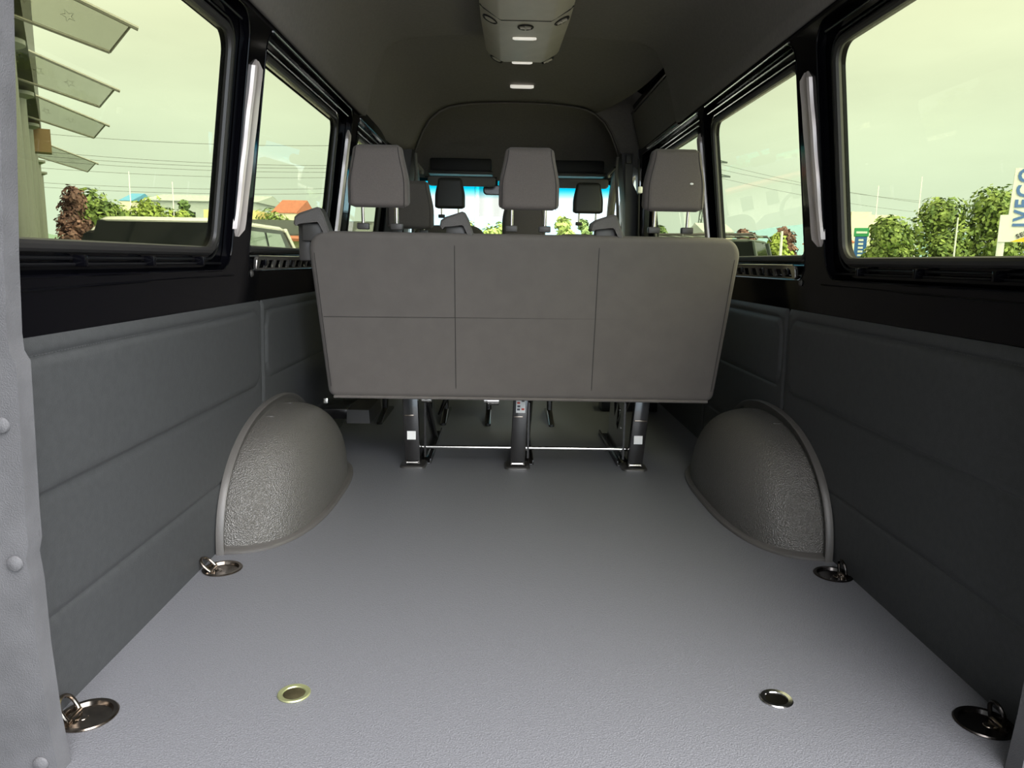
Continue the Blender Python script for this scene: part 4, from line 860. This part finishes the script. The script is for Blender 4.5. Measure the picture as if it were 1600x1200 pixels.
for i, (vl, vr) in enumerate(((253, 330), (275, 340), (262, 318))):
    A_ = at(1112, vl, 1, 150); B_ = at(1700, vr, 1, 200); cable((A_, B_, 3), ('top power cable leaving the nearest pylon on the right', 'lowest power cable leaving the nearest pylon on the right', 'middle power cable crossing the sky beyond the right windows')[i], 'overhead cables on the right', .035)
# hills
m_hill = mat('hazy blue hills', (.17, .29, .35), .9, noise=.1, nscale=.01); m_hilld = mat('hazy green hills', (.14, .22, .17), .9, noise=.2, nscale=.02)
def hill(x0, x1, y, pts, m):
    bm = bmesh.new(); rings = []
    for i in range(41):
        t = i / 40; x = x0 + (x1 - x0) * t; h = 0
        for a, f, ph_ in pts: h += a * math.sin(f * t * PI * 2 + ph_)
        h = h * .5 + pts[0][0] * 2.2; rings.append([Vector((x, y - 30, G)), Vector((x, y - 10, h * .7)), Vector((x, y, h)), Vector((x, y + 40, h * .5)), Vector((x, y + 60, G))])
    loft(bm, rings); struct(obj('ground_hills', bm, m))
hill(-60, 260, 420, ((9.5, 1.5, .5), (3, 4, 1), (1.2, 9, 2)), m_hill)
hill(-330, -60, 420, ((7, 1.2, 2), (2, 5, 1), (1, 9, 0)), m_hilld)
# distant buildings
def bld(name, label, u0, u1, vt, y, m, roof=None, dep=8, vb=None, rh=0, wins=0):
    a = at(u0, vt, 1, y); b = at(u1, vt, 1, y); H = (a.z + b.z) / 2 - G; T = thing(name, label, 'building', ((a.x + b.x) / 2, y, G)); hw_ = (b.x - a.x) / 2
    bm = bmesh.new(); box(bm, (-hw_, 0, 0), (hw_, dep, H)); obj('walls', bm, m, T, smooth=0)
    if roof:
        bm = bmesh.new(); e = hw_ * .04 + .1; loft(bm, [[Vector((x, yy, z)) for yy, z in ((-e, H), (dep / 2, H + rh), (dep + e, H), (dep + e, H - .1), (-e, H - .1))] for x in (-hw_ - e, hw_ + e)]); obj('roof', bm, roof, T, smooth=0)
    for i in range(wins):
        bm = bmesh.new(); xx = -hw_ + (i + .5) * 2 * hw_ / wins; box(bm, (xx - hw_ / wins * .45, -.04, H * .55), (xx + hw_ / wins * .45, .02, H * .82)); obj('window', bm, m_cglass, T, smooth=0)
    return T, hw_, H
m_gw = mat('grey cladding', (.33, .38, .38), .6); m_yw = mat('yellow cladding', (.62, .54, .24), .7); m_bw = mat('blue cladding', (.08, .27, .45), .6); m_tile = mat('red roof tiles', (.36, .12, .07), .8, noise=.15, nscale=2); m_cream = mat('cream wall', (.62, .60, .48), .7)
bld('warehouse', 'long grey warehouse on the skyline behind the left trees', 225, 400, 314, 160, m_gw, m_gw, 20, rh=2, wins=6)
bld('warehouse', 'small blue roofed hall between the left trees', 187, 206, 313, 170, m_cream, m_bw, 12, rh=2, wins=2)
bld('warehouse', 'yellow walled hall near the window pillar on the left', 318, 400, 328, 110, m_yw, None, 12, wins=4)
bld('house', 'low red roofed house behind the second left window', 425, 462, 332, 110, m_cream, m_tile, 12, rh=2.2, wins=3)
T, hw_, H = bld('solar_hall', 'low hall with red tiled roof carrying rows of solar panels', 235, 560, 372, 36, m_cream, None, 9, wins=8)
bm = bmesh.new(); loft(bm, [[Vector((x, yy, z)) for yy, z in ((-.5, H - .12), (-.5, H), (9, H + 1.0), (9, H - .12))] for x in (-hw_ - .3, hw_ + .3)]); obj('roof', bm, m_tile, T, smooth=0)
m_sol = mat('solar panel', (.10, .12, .12), .3, spec=.5); m_solf = mat('panel frame', (.62, .64, .60), .4)
for j in range(5):
    for i in range(14):
        x = -hw_ + 1.5 + i * (2 * hw_ - 2) / 14; y = 1.2 + j * 1.55; z = H + (y + .5) * .105 + .03
        bm = bmesh.new(); q = [Vector((x, y, z)), Vector((x + 1.15, y, z)), Vector((x + 1.15, y + .9, z + .36)), Vector((x, y + .9, z + .36))]; loft(bm, [q, [p + Vector((0, -.03, .05)) for p in q]]); tube(bm, [q[3], Vector((x, y + .9, z + .08))], .03, 4); tube(bm, [q[0], q[1], q[2], q[3]], .035, 4, closed=True)
        obj('solar_panel', bm, m_solf if (i + j) % 3 == 9 else m_sol, T, smooth=0)
bld('factory', 'pale tower block behind the blue and green sign', 1331, 1362, 331, 120, m_cream, None, 12)
bld('factory', 'lower pale hall behind the trees on the right', 1360, 1400, 336, 130, m_cream, None, 12, wins=3)
bld('house', 'low orange roofed house beside the narrow conifers', 1310, 1334, 378, 70, m_cream, m_tile, 8, rh=1.0, wins=3)
bld('house', 'pale house low behind the off-road car', 1100, 1145, 362, 90, m_cream, m_gw, 8, rh=1.2, wins=2)
